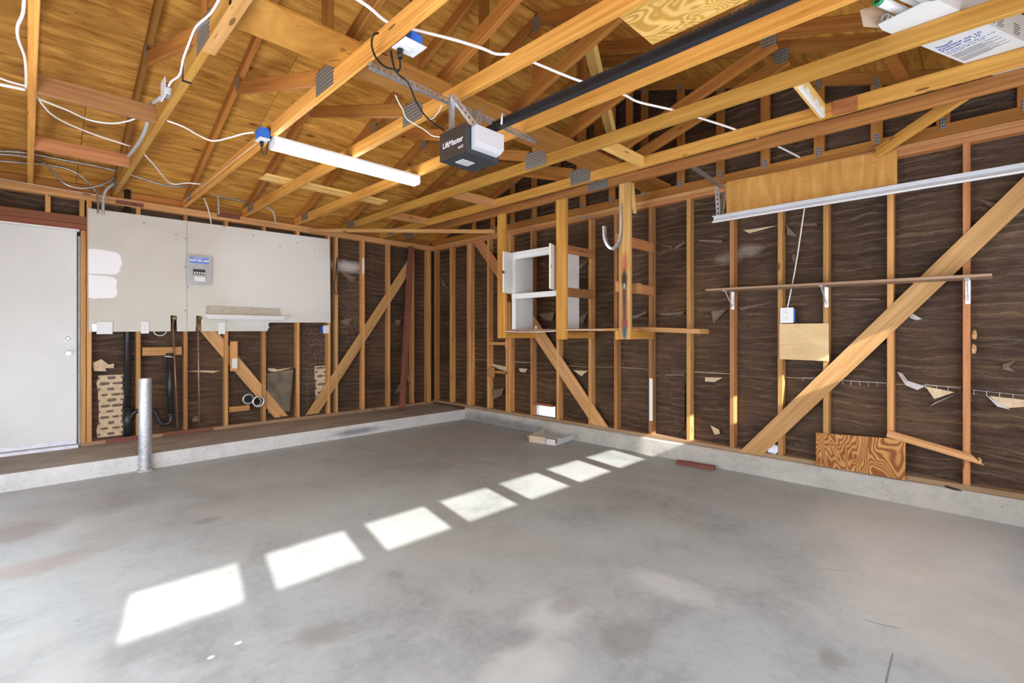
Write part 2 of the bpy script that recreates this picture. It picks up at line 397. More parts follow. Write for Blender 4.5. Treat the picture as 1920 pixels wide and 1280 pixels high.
M_card = plain('cardboard', (.55, .43, .31), .8, 0, .1)
M_cardw = plain('white_card', (.62, .62, .61), .65, 0, .02)
M_green = plain('green_tube_cap', (.02, .30, .12), .3, 0, .1)
M_ink = plain('blue_ink', (.02, .07, .33), .6); M_inkk = plain('black_ink', (.05, .05, .06), .6)
M_motor = plain('brown_motor_cover', (.045, .032, .026), .45, 0, .15); M_motorb = plain('blue_grey_chassis', (.048, .058, .068), .4, .3, .15)
def lens_mat():
    g = G('frosted_lens'); g.b.inputs['Transmission Weight'].default_value = .12
    return g.done((.62, .62, .65), .3)
M_lens = lens_mat()
def door_mat():
    g = G('door_paint'); v = g.tc
    s_ = g.ramp(g.noise(g.vmul(v, (14, 14, 1.6)), 1, 5, .7, .6), [(.66, 0), (.78, 1)])
    c = g.ramp(g.noise(v, 1.3, 4), [(.35, (.70, .71, .69)), (.65, (.78, .785, .765))])
    c = g.mix(g.math('MULTIPLY', s_, .35), c, (.50, .46, .40))
    return g.done(c, .5)
M_door = door_mat()
def dry_mat():
    g = G('painted_drywall'); v = g.tc; y = YS
    c = g.ramp(g.noise(v, 2.2, 4), [(.35, (.60, .575, .505)), (.65, (.645, .62, .555))])
    def B(u0, v0, u1, v1, soft, amp, k, colr, ns=8):
        nonlocal c
        m = Y((u0+u1)/2, (v0+v1)/2, y); a = Y(u0, (v0+v1)/2, y); b = Y(u1, (v0+v1)/2, y); a.z = Y((u0+u1)/2, v0, y).z; b.z = Y((u0+u1)/2, v1, y).z
        c = g.mix(g.math('MULTIPLY', g.blob(tuple(m), (abs(b.x-a.x)/2, 2, abs(b.z-a.z)/2), soft, amp, ns, soft < .05), k), c, colr)
    B(425, 425, 650, 612, .30, .30, .9, (.76, .755, .73), 3)
    B(430, 540, 545, 595, .4, .3, .5, (.70, .69, .655), 5)
    B(420, 430, 465, 470, .5, .3, .5, (.72, .71, .68), 5)
    B(120, 468, 227, 512, .02, .20, 1, (.92, .93, .96), 8); B(120, 516, 222, 558, .02, .20, 1, (.92, .93, .96), 8)
    g.bump(g.noise(v, 60, 3), .05, .003)
    return g.done(c, .7, 0, .2)
M_dry = dry_mat()
def emis(name, c, k):
    g = G(name); g.b.inputs['Emission Color'].default_value = (*c, 1); g.b.inputs['Emission Strength'].default_value = k
    return g.done(c, .4)
M_lamp = emis('lit_diffuser', (1, .95, .84), 17)
def glass_mat():
    g = G('window_glass'); t = g.n('BsdfTransparent'); q = g.n('BsdfGlossy'); q.inputs['Roughness'].default_value = .02
    x = g.n('MixShader'); x.inputs[0].default_value = .06; g.l(t.outputs[0], x.inputs[1]); g.l(q.outputs[0], x.inputs[2]); g.l(x.outputs[0], g.out.inputs[0]); return g.m
M_glass = glass_mat()

# ================================================================== SETTING
# ground outside (seen through the vent and the door windows)
tag(MB().box((-14, -14, -.30), (18, 20, -.16)).build('ground', plain('outside_ground', (.55, .50, .44), .9)), kind='structure')
floor = tag(MB().box((XL-.1, YN-.1, -.15), (4.75, 6.55, 0)).build('floor', M_floor), kind='structure')
lg = MB().prism([(XL, YL, .0005), (4.75, YL, .0005), (4.75, 6.5, .0005), (XL, 6.5, .0005)], (0, 0, ZL-.0005)).build('raised_ledge', M_ledge, floor)
lg.data.materials.append(M_ledgef)
for p in lg.data.polygons:
    if p.normal.y < -.5: p.material_index = 1
# curb built as a slightly uneven strip so that its edge is not ruler straight
def rough_curb():
    v = []; f = []; n = 60; y0, y1 = YN, YL
    for i in range(n+1):
        y = y0+(y1-y0)*i/n; a = noise.noise(Vector((y*3, 1, 0)))*.005; b = noise.noise(Vector((y*4, 7, 0)))*.005
        for (x, z) in ((XC+.002+b*.4, .0004), (XC+a*.5, ZC-.012+a), (XC+.012+a*.5, ZC+a*.6), (4.75, ZC), (4.75, .0004)): v.append((x, y, z))
    for i in range(n):
        for k in range(4): f.append((i*5+k, i*5+k+1, i*5+5+k+1, i*5+5+k))
    f += [(0, 1, 2, 3, 4), tuple(range(n*5, n*5+5))[::-1]]
    o = mk('concrete_curb', v, f, M_curb, floor); return o
rough_curb()
def ribbon(name, pts, wd, mat, parent, z=.0009):
    P = spline(pts, 5); v = []; f = []
    for i, p in enumerate(P):
        t = P[min(i+1, len(P)-1)]-P[max(i-1, 0)]; s = Vector((-t.y, t.x, 0)).normalized()*wd*(.4+.6*abs(noise.noise(Vector((i*.7, 3, 1)))))
        v += [Vector((p.x, p.y, z))+s, Vector((p.x, p.y, z))-s]
    for i in range(len(P)-1): f.append((2*i, 2*i+1, 2*i+3, 2*i+2))
    return mk(name, v, f, mat, parent)
M_crack = plain('crack_dark', (.19, .18, .165), .9)
ribbon('floor_crack', [Z(1100, 902, 0), Z(1180, 917, 0), Z(1270, 936, 0), Z(1335, 950, 0)], .004, M_crack, floor)
ribbon('floor_crack', [Z(1240, 945, 0), Z(1275, 968, 0), Z(1320, 985, 0), Z(1380, 1000, 0)], .002, M_crack, floor)
ribbon('floor_crack', [Z(1616, 1160, 0), Z(1650, 1170, 0), Z(1690, 1178, 0)], .003, M_crack, floor)
ribbon('floor_crack', [Z(1674, 1225, 0), Z(1668, 1250, 0), Z(1660, 1285, 0)], .005, M_crack, floor)
ribbon('floor_crack', [Z(1530, 1065, 0), Z(1560, 1068, 0), Z(1590, 1070, 0)], .002, M_crack, floor)
ribbon('ledge_joint', [Y(235, 823, 6.32), Z(247, 838, ZL), Z(261, 852, ZL)], .005, M_crack, floor, ZL+.0009)

# walls: outer sheathing shells (right one with the vent hole)
VY1, VY0 = X(1006, 770, 4.65).y, X(1040, 770, 4.65).y
VZ0, VZ1 = X(1020, 784, 4.65).z-.005, X(1020, 759, 4.65).z
XP = 4.648
def top(y): return zlow(y)+.10
wr = MB()
wr.prism([(XP+.012, YN-.1, -.1), (XP+.012, VY0, -.1), (XP+.012, VY0, top(VY0)), (XP+.012, YR, top(YR)), (XP+.012, YN-.1, top(YN-.1))], (.04, 0, 0))
wr.prism([(XP+.012, VY1, -.1), (XP+.012, 6.5, -.1), (XP+.012, 6.5, top(6.5)), (XP+.012, VY1, top(VY1))], (.04, 0, 0))
wr.box((XP+.012, VY0, -.1), (XP+.052, VY1, VZ0)); wr.prism([(XP+.012, VY0, VZ1), (XP+.012, VY1, VZ1), (XP+.012, VY1, top(VY1)), (XP+.012, VY0, top(VY0))], (.04, 0, 0))
wall_right = tag(wr.build('wall_right', M_siding), kind='structure')
wall_back = tag(MB().box((XL-.1, 6.43, -.1), (4.70, 6.47, 2.80)).build('wall_back', M_siding), kind='structure')
wall_left = tag(MB().prism([(XL-.05, YN-.1, -.1), (XL-.05, 6.5, -.1), (XL-.05, 6.5, top(6.5)), (XL-.05, YR, top(YR)), (XL-.05, YN-.1, top(YN-.1))], (.05, 0, 0)).build('wall_left', plyw('left_wall_board', (.36, .22, .12), (.5, .33, .19))), kind='structure')
# front wall with the sectional door and its row of eight windows
WX = [-.468+.606*i for i in range(8)]; WZ0, WZ1, WWD = 3.33*SUN_T, 3.815*SUN_T, .47
fm = MB(); fm.box((XL-.1, YN-.06, -.1), (-.56, YN, 2.75)).box((4.30, YN-.06, -.1), (4.70, YN, 2.75)).box((-.56, YN-.06, 2.25), (4.30, YN, 2.75))
wall_front = tag(fm.build('wall_front', M_siding), kind='structure')
dm = MB(); dm.box((-.56, YN-.045, 0), (4.30, YN, WZ0)).box((-.56, YN-.045, WZ1), (4.30, YN, 2.25))
xs = [-.56]+[q for x in WX for q in (x, x+WWD)]+[4.30]
for i in range(0, len(xs), 2):
    if xs[i+1]-xs[i] > .001: dm.box((xs[i], YN-.045, WZ0), (xs[i+1], YN, WZ1))
door1 = tag(dm.build('door_1', M_white), kind='structure')
for x in WX: MB().box((x, YN-.024, WZ0), (x+WWD, YN-.021, WZ1)).build('pane', M_glass, door1)

# tar paper: one wrinkled sheet per wall
def paper(fn, s0, s1, z0, z1f, parent, hole=None, seed=0):
    ns = int((s1-s0)/.04); nz = 110; zt = max(z1f(s0), z1f(s1), z1f(YR) if hole else 0); v = []; f = []; idx = {}
    for i in range(ns+1):
        s = s0+(s1-s0)*i/ns
        for j in range(nz+1):
            z = z0+(z1f(s)-z0)*j/nz
            a = noise.noise(Vector((s*1.7+seed, z*14, seed))); b = noise.noise(Vector((s*4.5, z*30, seed+5))); c = noise.noise(Vector((s*1.1, z*1.3, seed+9)))
            d = (1-abs(a)*2)*.008*(.5+.5*c)+b*.003+c*.006+math.sin(z*115+4*noise.noise(Vector((s*1.3+seed, z*2.2, 2)))+1.5*b)*.0026*(.6+c)
            v.append(fn(s, z, max(-.012, min(.018, d))))
    for i in range(ns):
        for j in range(nz):
            s = s0+(s1-s0)*(i+.5)/ns; z = z0+(z1f(s)-z0)*(j+.5)/nz
            if hole and hole[0] < s < hole[1] and hole[2] < z < hole[3]: continue
            a = i*(nz+1)+j; f.append((a, a+nz+1, a+nz+2, a+1))
    return mk('tar_paper', v, f, M_paper, parent, None, True)
paper(lambda s, z, d: (XP-d, s, z), YN, 6.41, ZC, lambda s: zlow(s)+.02, wall_right, (VY0-.02, VY1+.02, 0, VZ1+.02), 3)
paper(lambda s, z, d: (s, 6.418-d, z), XL, 4.64, ZL, lambda s: 2.62, wall_back, None, 11)

# ------------------------------------------------------------------ ceiling (roof)
ceil = MB()
for sgn in (1, -1):
    ye = 6.55 if sgn == 1 else 2*YR-6.55
    a = zlow(YR)+.094+.016; b = zlow(6.55 if sgn == 1 else 2*YR-6.55)+.094+.016
    ceil.prism([(XL-.06, YR, a), (XL-.06, ye, b), (XL-.06, ye, b+.05), (XL-.06, YR, a+.05)], (5.7, 0, 0))
ceiling = tag(ceil.build('ceiling', M_siding), kind='structure')
slope = math.atan(.333); cs = math.cos(slope)
for sgn in (1, -1):
    seams = [6.50, 5.11, 3.95, YR+.005]
    for r in range(3):
        y0, y1 = seams[r], seams[r+1]
        xs_ = [XL, .34, 2.78, 4.70] if r % 2 == 0 else [XL, 1.56, 4.0, 4.70]
        for x0, x1 in zip(xs_, xs_[1:]):
            ya, yb = (y0-.002, y1+.002)
            if sgn == -1: ya, yb = 2*YR-ya, 2*YR-yb
            za, zb = zlow(ya)+.094, zlow(yb)+.094
            p0 = Vector((x0+.002, ya, za)); ydir = Vector((0, yb-ya, zb-za)); L = ydir.length
            xd = Vector((1, 0, 0)); yd = ydir.normalized(); zd = xd.cross(yd)
            M = Matrix(((1, yd.x, zd.x, p0.x), (0, yd.y, zd.y, p0.y), (0, yd.z, zd.z, p0.z), (0, 0, 0, 1)))
            h0, h1 = (-.014, 0) if zd.z < 0 else (0, .014)
            MB().box((0, 0, h0), (x1-x0-.004, L, h1)).build('plywood_sheet', M_deck, ceiling, M)

# ------------------------------------------------------------------ wall framing
LS = .038
def bstud(xr, z0=.18, z1=PLB, mat=None, name='stud', yf=YS):
    board(name, (xr-.019, yf+.0445, z0), (xr-.019, yf+.0445, z1), LS, .089, (1, 0, 0), mat or (M_stud if random.random() < .6 else M_studr), wall_back)
for xr in (.453, .841, 1.257, 1.657, 2.07, 2.475, 2.883, 3.381, 3.79, 4.207, 4.484, 4.52): bstud(xr)
bstud(.41, .18, Y(158, 432, YS).z, M_stud); bstud(.40, Y(158, 407, YS).z, PLB, M_stud)
bstud(2.988, mat=M_brace)
for u in (95, -40): bstud(Y(u, 400, YS).x, Y(u, 400-(95-u)*.1, YS).z-.01, PLB, M_stud)
bstud(-.585); 
def bx(name, u0, v0, u1, v1, y0, y1, mat, parent, grain='x'):
    """axis aligned slab on the back wall between two pixels"""
    a = Y(u0, v0, y0); b = Y(u1, v1, y0); x0, x1 = min(a.x, b.x), max(a.x, b.x); z0, z1 = min(a.z, b.z), max(a.z, b.z)
    if grain == 'x': return board(name, (x0, (y0+y1)/2, (z0+z1)/2), (x1, (y0+y1)/2, (z0+z1)/2), z1-z0, abs(y1-y0), (0, 0, 1), mat, parent, .002)
    return board(name, ((x0+x1)/2, (y0+y1)/2, z0), ((x0+x1)/2, (y0+y1)/2, z1), x1-x0, abs(y1-y0), (1, 0, 0), mat, parent, .002)
hz = [Y(161, 431.5, YS).z, Y(161, 421, YS).z, Y(161, 406, YS).z]
for a, b in ((0, 1), (1, 2)):
    board('door_header', (-.60, YS+.045, (hz[a]+hz[b])/2), (.412, YS+.045, (hz[a]+hz[b])/2), hz[b]-hz[a]-.002, .092, (0, 0, 1), M_brown, wall_back, .003)
board('sill_plate', (.37, YS+.042, ZL+.02), (4.56, YS+.042, ZL+.02), .038, .095, (0, 0, 1), M_sill, wall_back)
for i, z in enumerate((PLB+.019, PLB+.0575)): board('top_plate', (XL, YS+.0445, z), (4.60, YS+.0445, z), .038, .089, (0, 0, 1), M_plate, wall_back)
for (u0, u1, vv) in ((217, 269, 381.5), (407, 450, 405.5)):
    zc2 = Y((u0+u1)/2, vv, YS).z; board('nail_plate', (Y(u0, vv, YS).x, YS-.0025, zc2), (Y(u1, vv, YS).x, YS-.0025, zc2), .042, .003, (0, 0, 1), M_red, wall_back)
for (u0, u1) in ((198, 262), (305, 400)):
    board('nail_plate', (Y(u0, 815, YS).x, YS-.009, ZL+.024), (Y(u1, 805, YS).x, YS-.009, ZL+.024), .046, .004, (0, 0, 1), M_red, wall_back)
bx('stud_shoe', 262, 754, 272, 785, YS-.004, YS, M_red, wall_back, 'z')
bx('blocking', 267, 651, 341, 665, YS+.004, YS+.05, M_plate, wall_back)
bx('blocking', 430, 763, 468, 769, YS+.01, YS+.06, M_plate, wall_back)
bx('outlet_backing', 432, 640, 446, 695, YS-.004, YS+.02, M_stud, wall_back, 'z')
# diagonal let-in braces, back wall (behind the stud faces)
def dbrace(fn, c, up0, w_, t_, mat, parent, name='diagonal_brace', cut=(0, 0)):
    return board(name, c[0], c[1], w_, t_, up0, mat, parent, .002, cut)
board('diagonal_brace', Y(365, 590, YS+.05), Y(527, 781, YS+.05), .135, .019, (1, 0, 1), M_brace, wall_back, .002, (0, .045))
board('diagonal_brace', Y(585, 776, YS+.012), Y(772, 490, YS+.012), .135, .019, (-1, 0, 1), M_brace, wall_back, .002, (-.05, 0))
board('leaning_post_foot', Y(0, 0, YS), Y(1, 0, YS), .01, .01, (0, 0, 1), M_red, wall_back) if False else None
# eave blocks above the back plate
TX = [.04, .645, 1.25, 1.845, 2.46, 3.062, 3.675, 3.958]
ex = [XL]+TX+[4.575]
for a, b in zip(ex, ex[1:]):
    if b-.038-a > .05: board('eave_block', (a+.001, 6.40, 2.678), (b-.039, 6.40, 2.678), .078, .034, (0, 0, 1), M_web, ceiling)
# white door head trim, jamb, threshold and the door itself
door2 = tag(MB().box((-.56, 6.345, .175), (Y(144, 600, 6.345).x, 6.385, Y(144, 434, 6.345).z)).build('door_2', M_door), kind='structure')
xd = Y(145, 600, 6.345).x
MB().box((-.60, 6.338, Y(144, 434, 6.34).z+.003), (xd+.015, 6.40, Y(144, 427, 6.34).z)).build('door_head_trim', M_white, door2)
MB().box((xd+.004, 6.345, ZL), (xd+.022, 6.41, 2.2)).build('door_jamb', plain('door_jamb_paint', (.33, .36, .35), .6), door2)
board('door_jamb', (xd+.034, 6.375, ZL), (xd+.034, 6.375, 2.24), .02, .07, (1, 0, 0), M_stud, door2)
MB().box((-.56, 6.30, ZL), (xd+.004, 6.40, ZL+.028)).box((-.56, 6.335, ZL+.04), (xd-.01, 6.344, ZL+.075)).build('threshold', plain('threshold_white', (.78, .79, .88), .4), door2)
for v_, nm in ((634.5, 'deadbolt'), (662, 'door_knob')):
    c = Y(127.5, v_, 6.345)
    k = MB().cyl(c+Vector((0, -.006, 0)), c, .034, .036, 24).build(nm, M_galv, door2, None, True)
    MB().ring(c+Vector((0, -.014, 0)), (0, 1, 0), .016, .026, .008).cyl(c+Vector((0, -.020 if nm == 'deadbolt' else -.05, 0)), c+Vector((0, -.006, 0)), .013 if nm == 'deadbolt' else .022, .012, 20).build('turn_piece' if nm == 'deadbolt' else 'knob_handle', M_galv, k, None, True)

# right wall
def rstud(yl, z0=.208, z1=PLB, mat=None, name='stud', wdt=LS):
    board(name, (XS+.0445, yl-wdt/2, z0), (XS+.0445, yl-wdt/2, z1), wdt, .089, (0, 1, 0), mat or (M_stud if random.random() < .75 else M_studr), wall_right)
RS = [X(u, 600, XS).y for u in (811, 843, 875, 913, 948, 994, 1043, 1103, 1151, 1216, 1287, 1368, 1458, 1543, 1663, 1805)]
RS[0] = 6.30
for i, y in enumerate(RS): rstud(y, mat=M_studr if i in (2, 9, 15) else None)
rstud(RS[4]-.05, mat=M_stud); rstud(RS[2]-.045, mat=M_stud); rstud(-.35); rstud(YN+.05)
board('sill_plate', (XS+.042, 6.32, ZC+.019), (XS+.042, YN, ZC+.019), .038, .10, (0, 0, 1), M_sill, wall_right)
board('top_plate', (XS+.0445, 6.32, PLB+.019), (XS+.0445, YN, PLB+.019), .038, .089, (0, 0, 1), M_studr, wall_right)
board('top_plate', (XS+.040, 6.32, PLB+.0575), (XS+.040, YN, PLB+.0575), .038, .089, (0, 0, 1), M_plate, wall_right)
def rb(name, u0, v0, u1, v1, x0, x1, mat, parent, grain='y'):
    a = X(u0, v0, x0); b = X(u1, v1, x0); y0, y1 = min(a.y, b.y), max(a.y, b.y); z0, z1 = min(a.z, b.z), max(a.z, b.z)
    xm = (x0+x1)/2
    if grain == 'y': return board(name, (xm, y0, (z0+z1)/2), (xm, y1, (z0+z1)/2), z1-z0, abs(x1-x0), (0, 0, 1), mat, parent, .002)
    return board(name, (xm, (y0+y1)/2, z0), (xm, (y0+y1)/2, z1), y1-y0, abs(x1-x0), (0, 1, 0), mat, parent, .002)
# big diagonal 1x8 in front of the studs
xb = XS-.010
pa, pb = X(1387, 846, xb), X(1429, 854, xb); ta, tb = X(1920, 331, xb), X(1920, 389, xb)
def quad_board(name, l0, l1, r1, r0, vec, mat, parent):
    """prism from a 4-corner outline, local X along its length"""
    L0 = (Vector(l0)+Vector(r0))/2; L1 = (Vector(l1)+Vector(r1))/2; M = frame(L0, L1, (0, 0, 1)); Mi = M.inverted(); R = Mi.to_3x3()
    return MB().prism([Mi @ Vector(p) for p in (l0, l1, r1, r0)], R @ Vector(vec)).build(name, mat, parent, M)
e0 = (ta-pa); e1 = (tb-pb)
quad_board('diagonal_brace', pa, ta+e0*.25, tb+e1*.25, pb, (.019, 0, 0), M_brace, wall_right)
for (l0, l1, r1, r0, xo) in (((992, 580), (1143, 806), (1116, 803), (992, 618), XS+.002), ((884, 444), (1000, 600), (1000, 640), (899, 442), XS+.004)):
    q = [X(*p, xo) for p in (l0, l1, r1, r0)]
    if l0[0] == 884: q = [X(882, 447, xo), X(948, 543, xo), X(948, 513, xo), X(900, 442, xo)]
    quad_board('diagonal_brace', *q, (.019, 0, 0), M_brace if l0[0] != 884 else M_studr, wall_right)
# vent frame in the wall
vent = MB(); vent.box((XS+.03, VY0-.01, VZ1), (XP+.03, VY1+.03, VZ1+.03)).build('vent_header', M_brown, wall_right)
MB().box((XS+.01, VY1-.004, VZ0), (XP+.04, VY1+.012, VZ1)).box((XS+.01, VY0, VZ0-.012), (XP+.05, VY1, VZ0)).build('vent_jamb', M_white, wall_right)
# little blocks and rungs between studs
rb('rung', 917, 641, 951, 647, XS+.0, XS+.04, M_stud, wall_right); rb('rung_block', 947, 637, 953, 652, XS-.02, XS+.0, M_stud, wall_right, 'z')
rb('rung', 919, 694, 951, 701, XS+.0, XS+.04, M_stud, wall_right); rb('rung_block', 914, 688, 926, 707, XS-.02, XS+.0, M_stud, wall_right, 'z')
rb('paint_mark', 1217.5, 709, 1223.5, 789, XS-.0015, XS, M_white, wall_right, 'z')
rb('paint_mark', 1310, 0, 1311, 1, XS-.0015, XS, M_white, wall_right, 'z') if False else None
bx('paint_mark', 679.5, 484, 683, 513, YS-.0015, YS, M_white, wall_back, 'z')
# metal strap plates on the right wall plates
a = X(1074, 411, XS-.003); b = X(1113, 400, XS-.003); quad_board('strap_plate', X(1073, 408, XS-.003), X(1112, 398, XS-.003), X(1114, 405, XS-.003), X(1074, 412, XS-.003), (.003, 0, 0), M_galv, wall_right)

# torn paper flaps and stucco showing through (pieces of the wall covering)
def flap(fn, pts, lift, mat, parent, name='torn_paper'):
    """small curled sheet: outline pixels, each with an own lift off the wall"""
    P = [fn(u, v, l) for (u, v), l in zip(pts, lift)]
    n = len(P); c = sum(P, Vector())/n; v = P+[c]+[p+fn_n(fn)*.002 for p in P]+[c+fn_n(fn)*.002]; f = []
    for i in range(n): f += [(i, (i+1) % n, n), (n+1+(i+1) % n, n+1+i, 2*n+1), (i, n+1+i, n+1+(i+1) % n, (i+1) % n)]
    return mk(name, v, f, mat, parent)
def fr(u, v, l): return X(u, v, XP-.018-l)
def fb(u, v, l): return Y(u, v, 6.398-l)
def fn_n(fn): return Vector((1, 0, 0)) if fn is fr else Vector((0, 1, 0))
R_ = [  # right wall: outline, material
 ([(1393, 431), (1405, 437), (1460, 422), (1405, 430)], 1), ([(1474, 421), (1495, 443), (1476, 440)], 0), ([(1500, 421), (1532, 418), (1532, 423), (1502, 424)], 0),
 ([(1307, 449), (1354, 450), (1354, 456), (1312, 452)], 0), ([(1333, 583), (1362, 580), (1348, 595), (1337, 607), (1335, 590)], 0),
 ([(1384, 576), (1455, 565), (1390, 582)], 0), ([(1485, 478), (1491, 475), (1492, 495), (1486, 489)], 0), ([(1563, 560), (1648, 559), (1650, 563), (1600, 562)], 0),
 ([(1830, 372), (1868, 381), (1858, 388)], 0), ([(1708, 586), (1729, 598), (1718, 600), (1705, 596)], 2),
 ([(1682, 697), (1692, 700), (1698, 712), (1735, 724), (1720, 731), (1698, 722), (1690, 710)], 2), ([(1743, 762), (1795, 737), (1752, 755)], 2),
 ([(1735, 724), (1790, 735), (1752, 748)], 3), ([(1848, 740), (1895, 768), (1870, 762)], 2), ([(1855, 742), (1925, 750), (1925, 762), (1885, 765)], 3),
 ([(1880, 683), (1905, 676), (1884, 690), (1905, 698), (1880, 692)], 0), ([(1322, 707), (1355, 708), (1340, 716), (1322, 715)], 1), ([(1332, 797), (1348, 805), (1350, 813), (1340, 815)], 1),
 ([(1234, 458), (1262, 461), (1258, 465)], 0), ([(1264, 464), (1284, 451), (1286, 455), (1268, 466)], 0), ([(1232, 588), (1284, 583), (1280, 590), (1245, 592)], 0),
 ([(1183, 594), (1212, 583), (1213, 587), (1190, 597)], 0), ([(1083, 500), (1102, 485), (1100, 494), (1085, 507)], 0), ([(1084, 596), (1102, 585), (1090, 612)], 0),
 ([(1010, 588), (1040, 585), (1035, 602), (1018, 598)], 0), ([(1012, 492), (1024, 494), (1020, 498)], 0), ([(918, 681), (948, 687), (950, 696), (930, 690)], 1),
 ([(973, 690), (989, 691), (985, 698), (975, 697)], 1), ([(1075, 694), (1102, 695), (1090, 705)], 1), ([(922, 730), (945, 727), (940, 742), (926, 748)], 0),
 ([(826, 516), (838, 538), (830, 535)], 0), ([(1248, 701), (1284, 700), (1284, 704), (1250, 705)], 0), ([(895, 510), (905, 520), (897, 513)], 0), ([(1252, 713), (1284, 716), (1284, 800), (1270, 815), (1262, 790), (1256, 750)], 4)]
for pts, mi in R_:
    m = (M_paperback, M_stucco, plain('paper_white_side', (.50, .46, .44), .7) if mi == 2 and 'paper_white_side' not in bpy.data.materials else bpy.data.materials.get('paper_white_side') or M_paperback, M_stucco, M_paper)[mi]
    flap(fr, pts, [.012+.02*((i*7) % 3)/2 if mi != 4 else .004*(i % 3) for i in range(len(pts))], m, wall_right, 'stucco_showing' if mi in (1, 3) else 'torn_paper')
B_ = [([(174, 680), (190, 673), (205, 684), (214, 681), (213, 690), (180, 690), (200, 696), (176, 695)], 1), ([(352, 696), (372, 694), (411, 695), (400, 699), (385, 698)], 1),
      ([(502, 690), (513, 690), (522, 693), (550, 688), (530, 694), (515, 697), (503, 695)], 1), ([(632, 505), (655, 515), (668, 520), (660, 530), (640, 512)], 0), ([(640, 600), (662, 595), (652, 610), (636, 604)], 0),
      ([(500, 700), (550, 692), (545, 770), (502, 775)], 4), ([(765, 690), (778, 712), (768, 720), (757, 700)], 4), ([(741, 600), (752, 599), (750, 609), (742, 608)], 0), ([(738, 738), (752, 715), (757, 733)], 4)]
M_tanp = plain('sunfaded_paper', (.16, .125, .085), .6, 0, .35, 7)
for pts, mi in B_:
    flap(fb, pts, [.012+.012*(i % 2) for i in range(len(pts))], (M_paperback, M_stucco, None, None, M_tanp)[mi], wall_back, 'stucco_showing' if mi == 1 else 'torn_paper')
def stucco_patch(u0, v0, u1, v1, rows, cols_):
    a = Y(u0, v0, 6.396); b = Y(u1, v1, 6.396); x0, x1, z0, z1 = a.x, b.x, b.z, a.z
    ol = [(x0, z0)]; rr = random.Random(u0)
    ol += [(x1+rr.uniform(-.01, .01), z0+(z1-z0)*i/8) for i in range(9)] + [(x0+rr.uniform(-.01, .01), z1-(z1-z0)*i/8) for i in range(8)]
    p = MB().prism([(x, 6.398, z) for x, z in ol], (0, .003, 0)).build('stucco_patch', M_stucco, wall_back)
    m = MB(); dx = (x1-x0)/cols_; dz = (z1-z0)/rows
    for r in range(rows):
        for c in range(cols_+1):
            cx_ = x0+(c+(.5 if r % 2 else 0)+rr.uniform(-.1, .1))*dx; cz = z0+(r+.5)*dz
            hw = dx*.36*rr.uniform(.7, 1.15); hh = dz*.24*rr.uniform(.8, 1.3)
            cx_ = min(max(cx_, x0+hw*.3), x1-hw*.3)
            if abs(cx_-x0) < hw: hw = max(.01, abs(cx_-x0)*.9)
            if abs(x1-cx_) < hw: hw = max(.01, abs(x1-cx_)*.9)
            pts = [(cx_+hw*math.copysign(abs(math.cos(t))**.5, math.cos(t)), 6.394, cz+hh*math.sin(t)*rr.uniform(.8, 1.1)) for t in [i*math.pi/5 for i in range(10)]]
            m.prism(pts, (0, .004, 0))
    tag(m.build('mortar_keys', M_mud, wall_back), kind='stuff')
stucco_patch(183, 704, 231, 815, 11, 2); stucco_patch(591, 686, 611, 746, 8, 1)
# lapped edge of the lower paper course, broken at the studs
for i, (ya, yb) in enumerate(zip(RS[1:], RS[2:])):
    if ya-yb < .12: continue
    zl = X((1300 if i % 2 else 1290), 697, XP).z+((i*37) % 5-2)*.003
    MB().bar((XP-.022, ya-.045, zl), (XP-.022, yb+.008, zl+((i*13) % 5-2)*.003), .005 if i % 3 else .009, .003).build('paper_lap', M_papertan if i % 2 else M_paperback, wall_right)
# wire lath on the right wall along the horizontal tear (thin wires)
lw = MB()
for y_, z_ in [(X(u, v, 4.62).y, X(u, v, 4.62).z) for u, v in ((1560, 700), (1600, 712), (1740, 722), (1920, 745))]: pass
for (u0, v0, u1, v1) in ((1505, 708, 1540, 708), (1580, 713, 1662, 718), (1735, 720, 1800, 728), (1826, 731, 1925, 742)):
    a, b = X(u0, v0, 4.622), X(u1, v1, 4.622); lw.cyl(a, b, .0012, None, 5)
    n = max(2, int((a-b).length/.055))
    for i in range(n+1):
        p = a.lerp(b, i/n); lw.cyl(p+Vector((0, 0, .002)), p-Vector((0, 0, .032)), .0011, None, 5)
tag(lw.build('wire_lath', M_galv, wall_right), kind='stuff')
lw = MB()
for i in range(5):
    a, b = Y(545+i*16, 690, 6.392), Y(545+i*16, 770, 6.392)
    if i > 1: lw.cyl(a, b, .001, None, 5)
for i in range(6):
    a, b = Y(567, 692+i*14, 6.392), Y(608, 691+i*13, 6.392); lw.cyl(a, b, .001, None, 5)
tag(lw.build('wire_lath', M_galv, wall_back), kind='stuff')

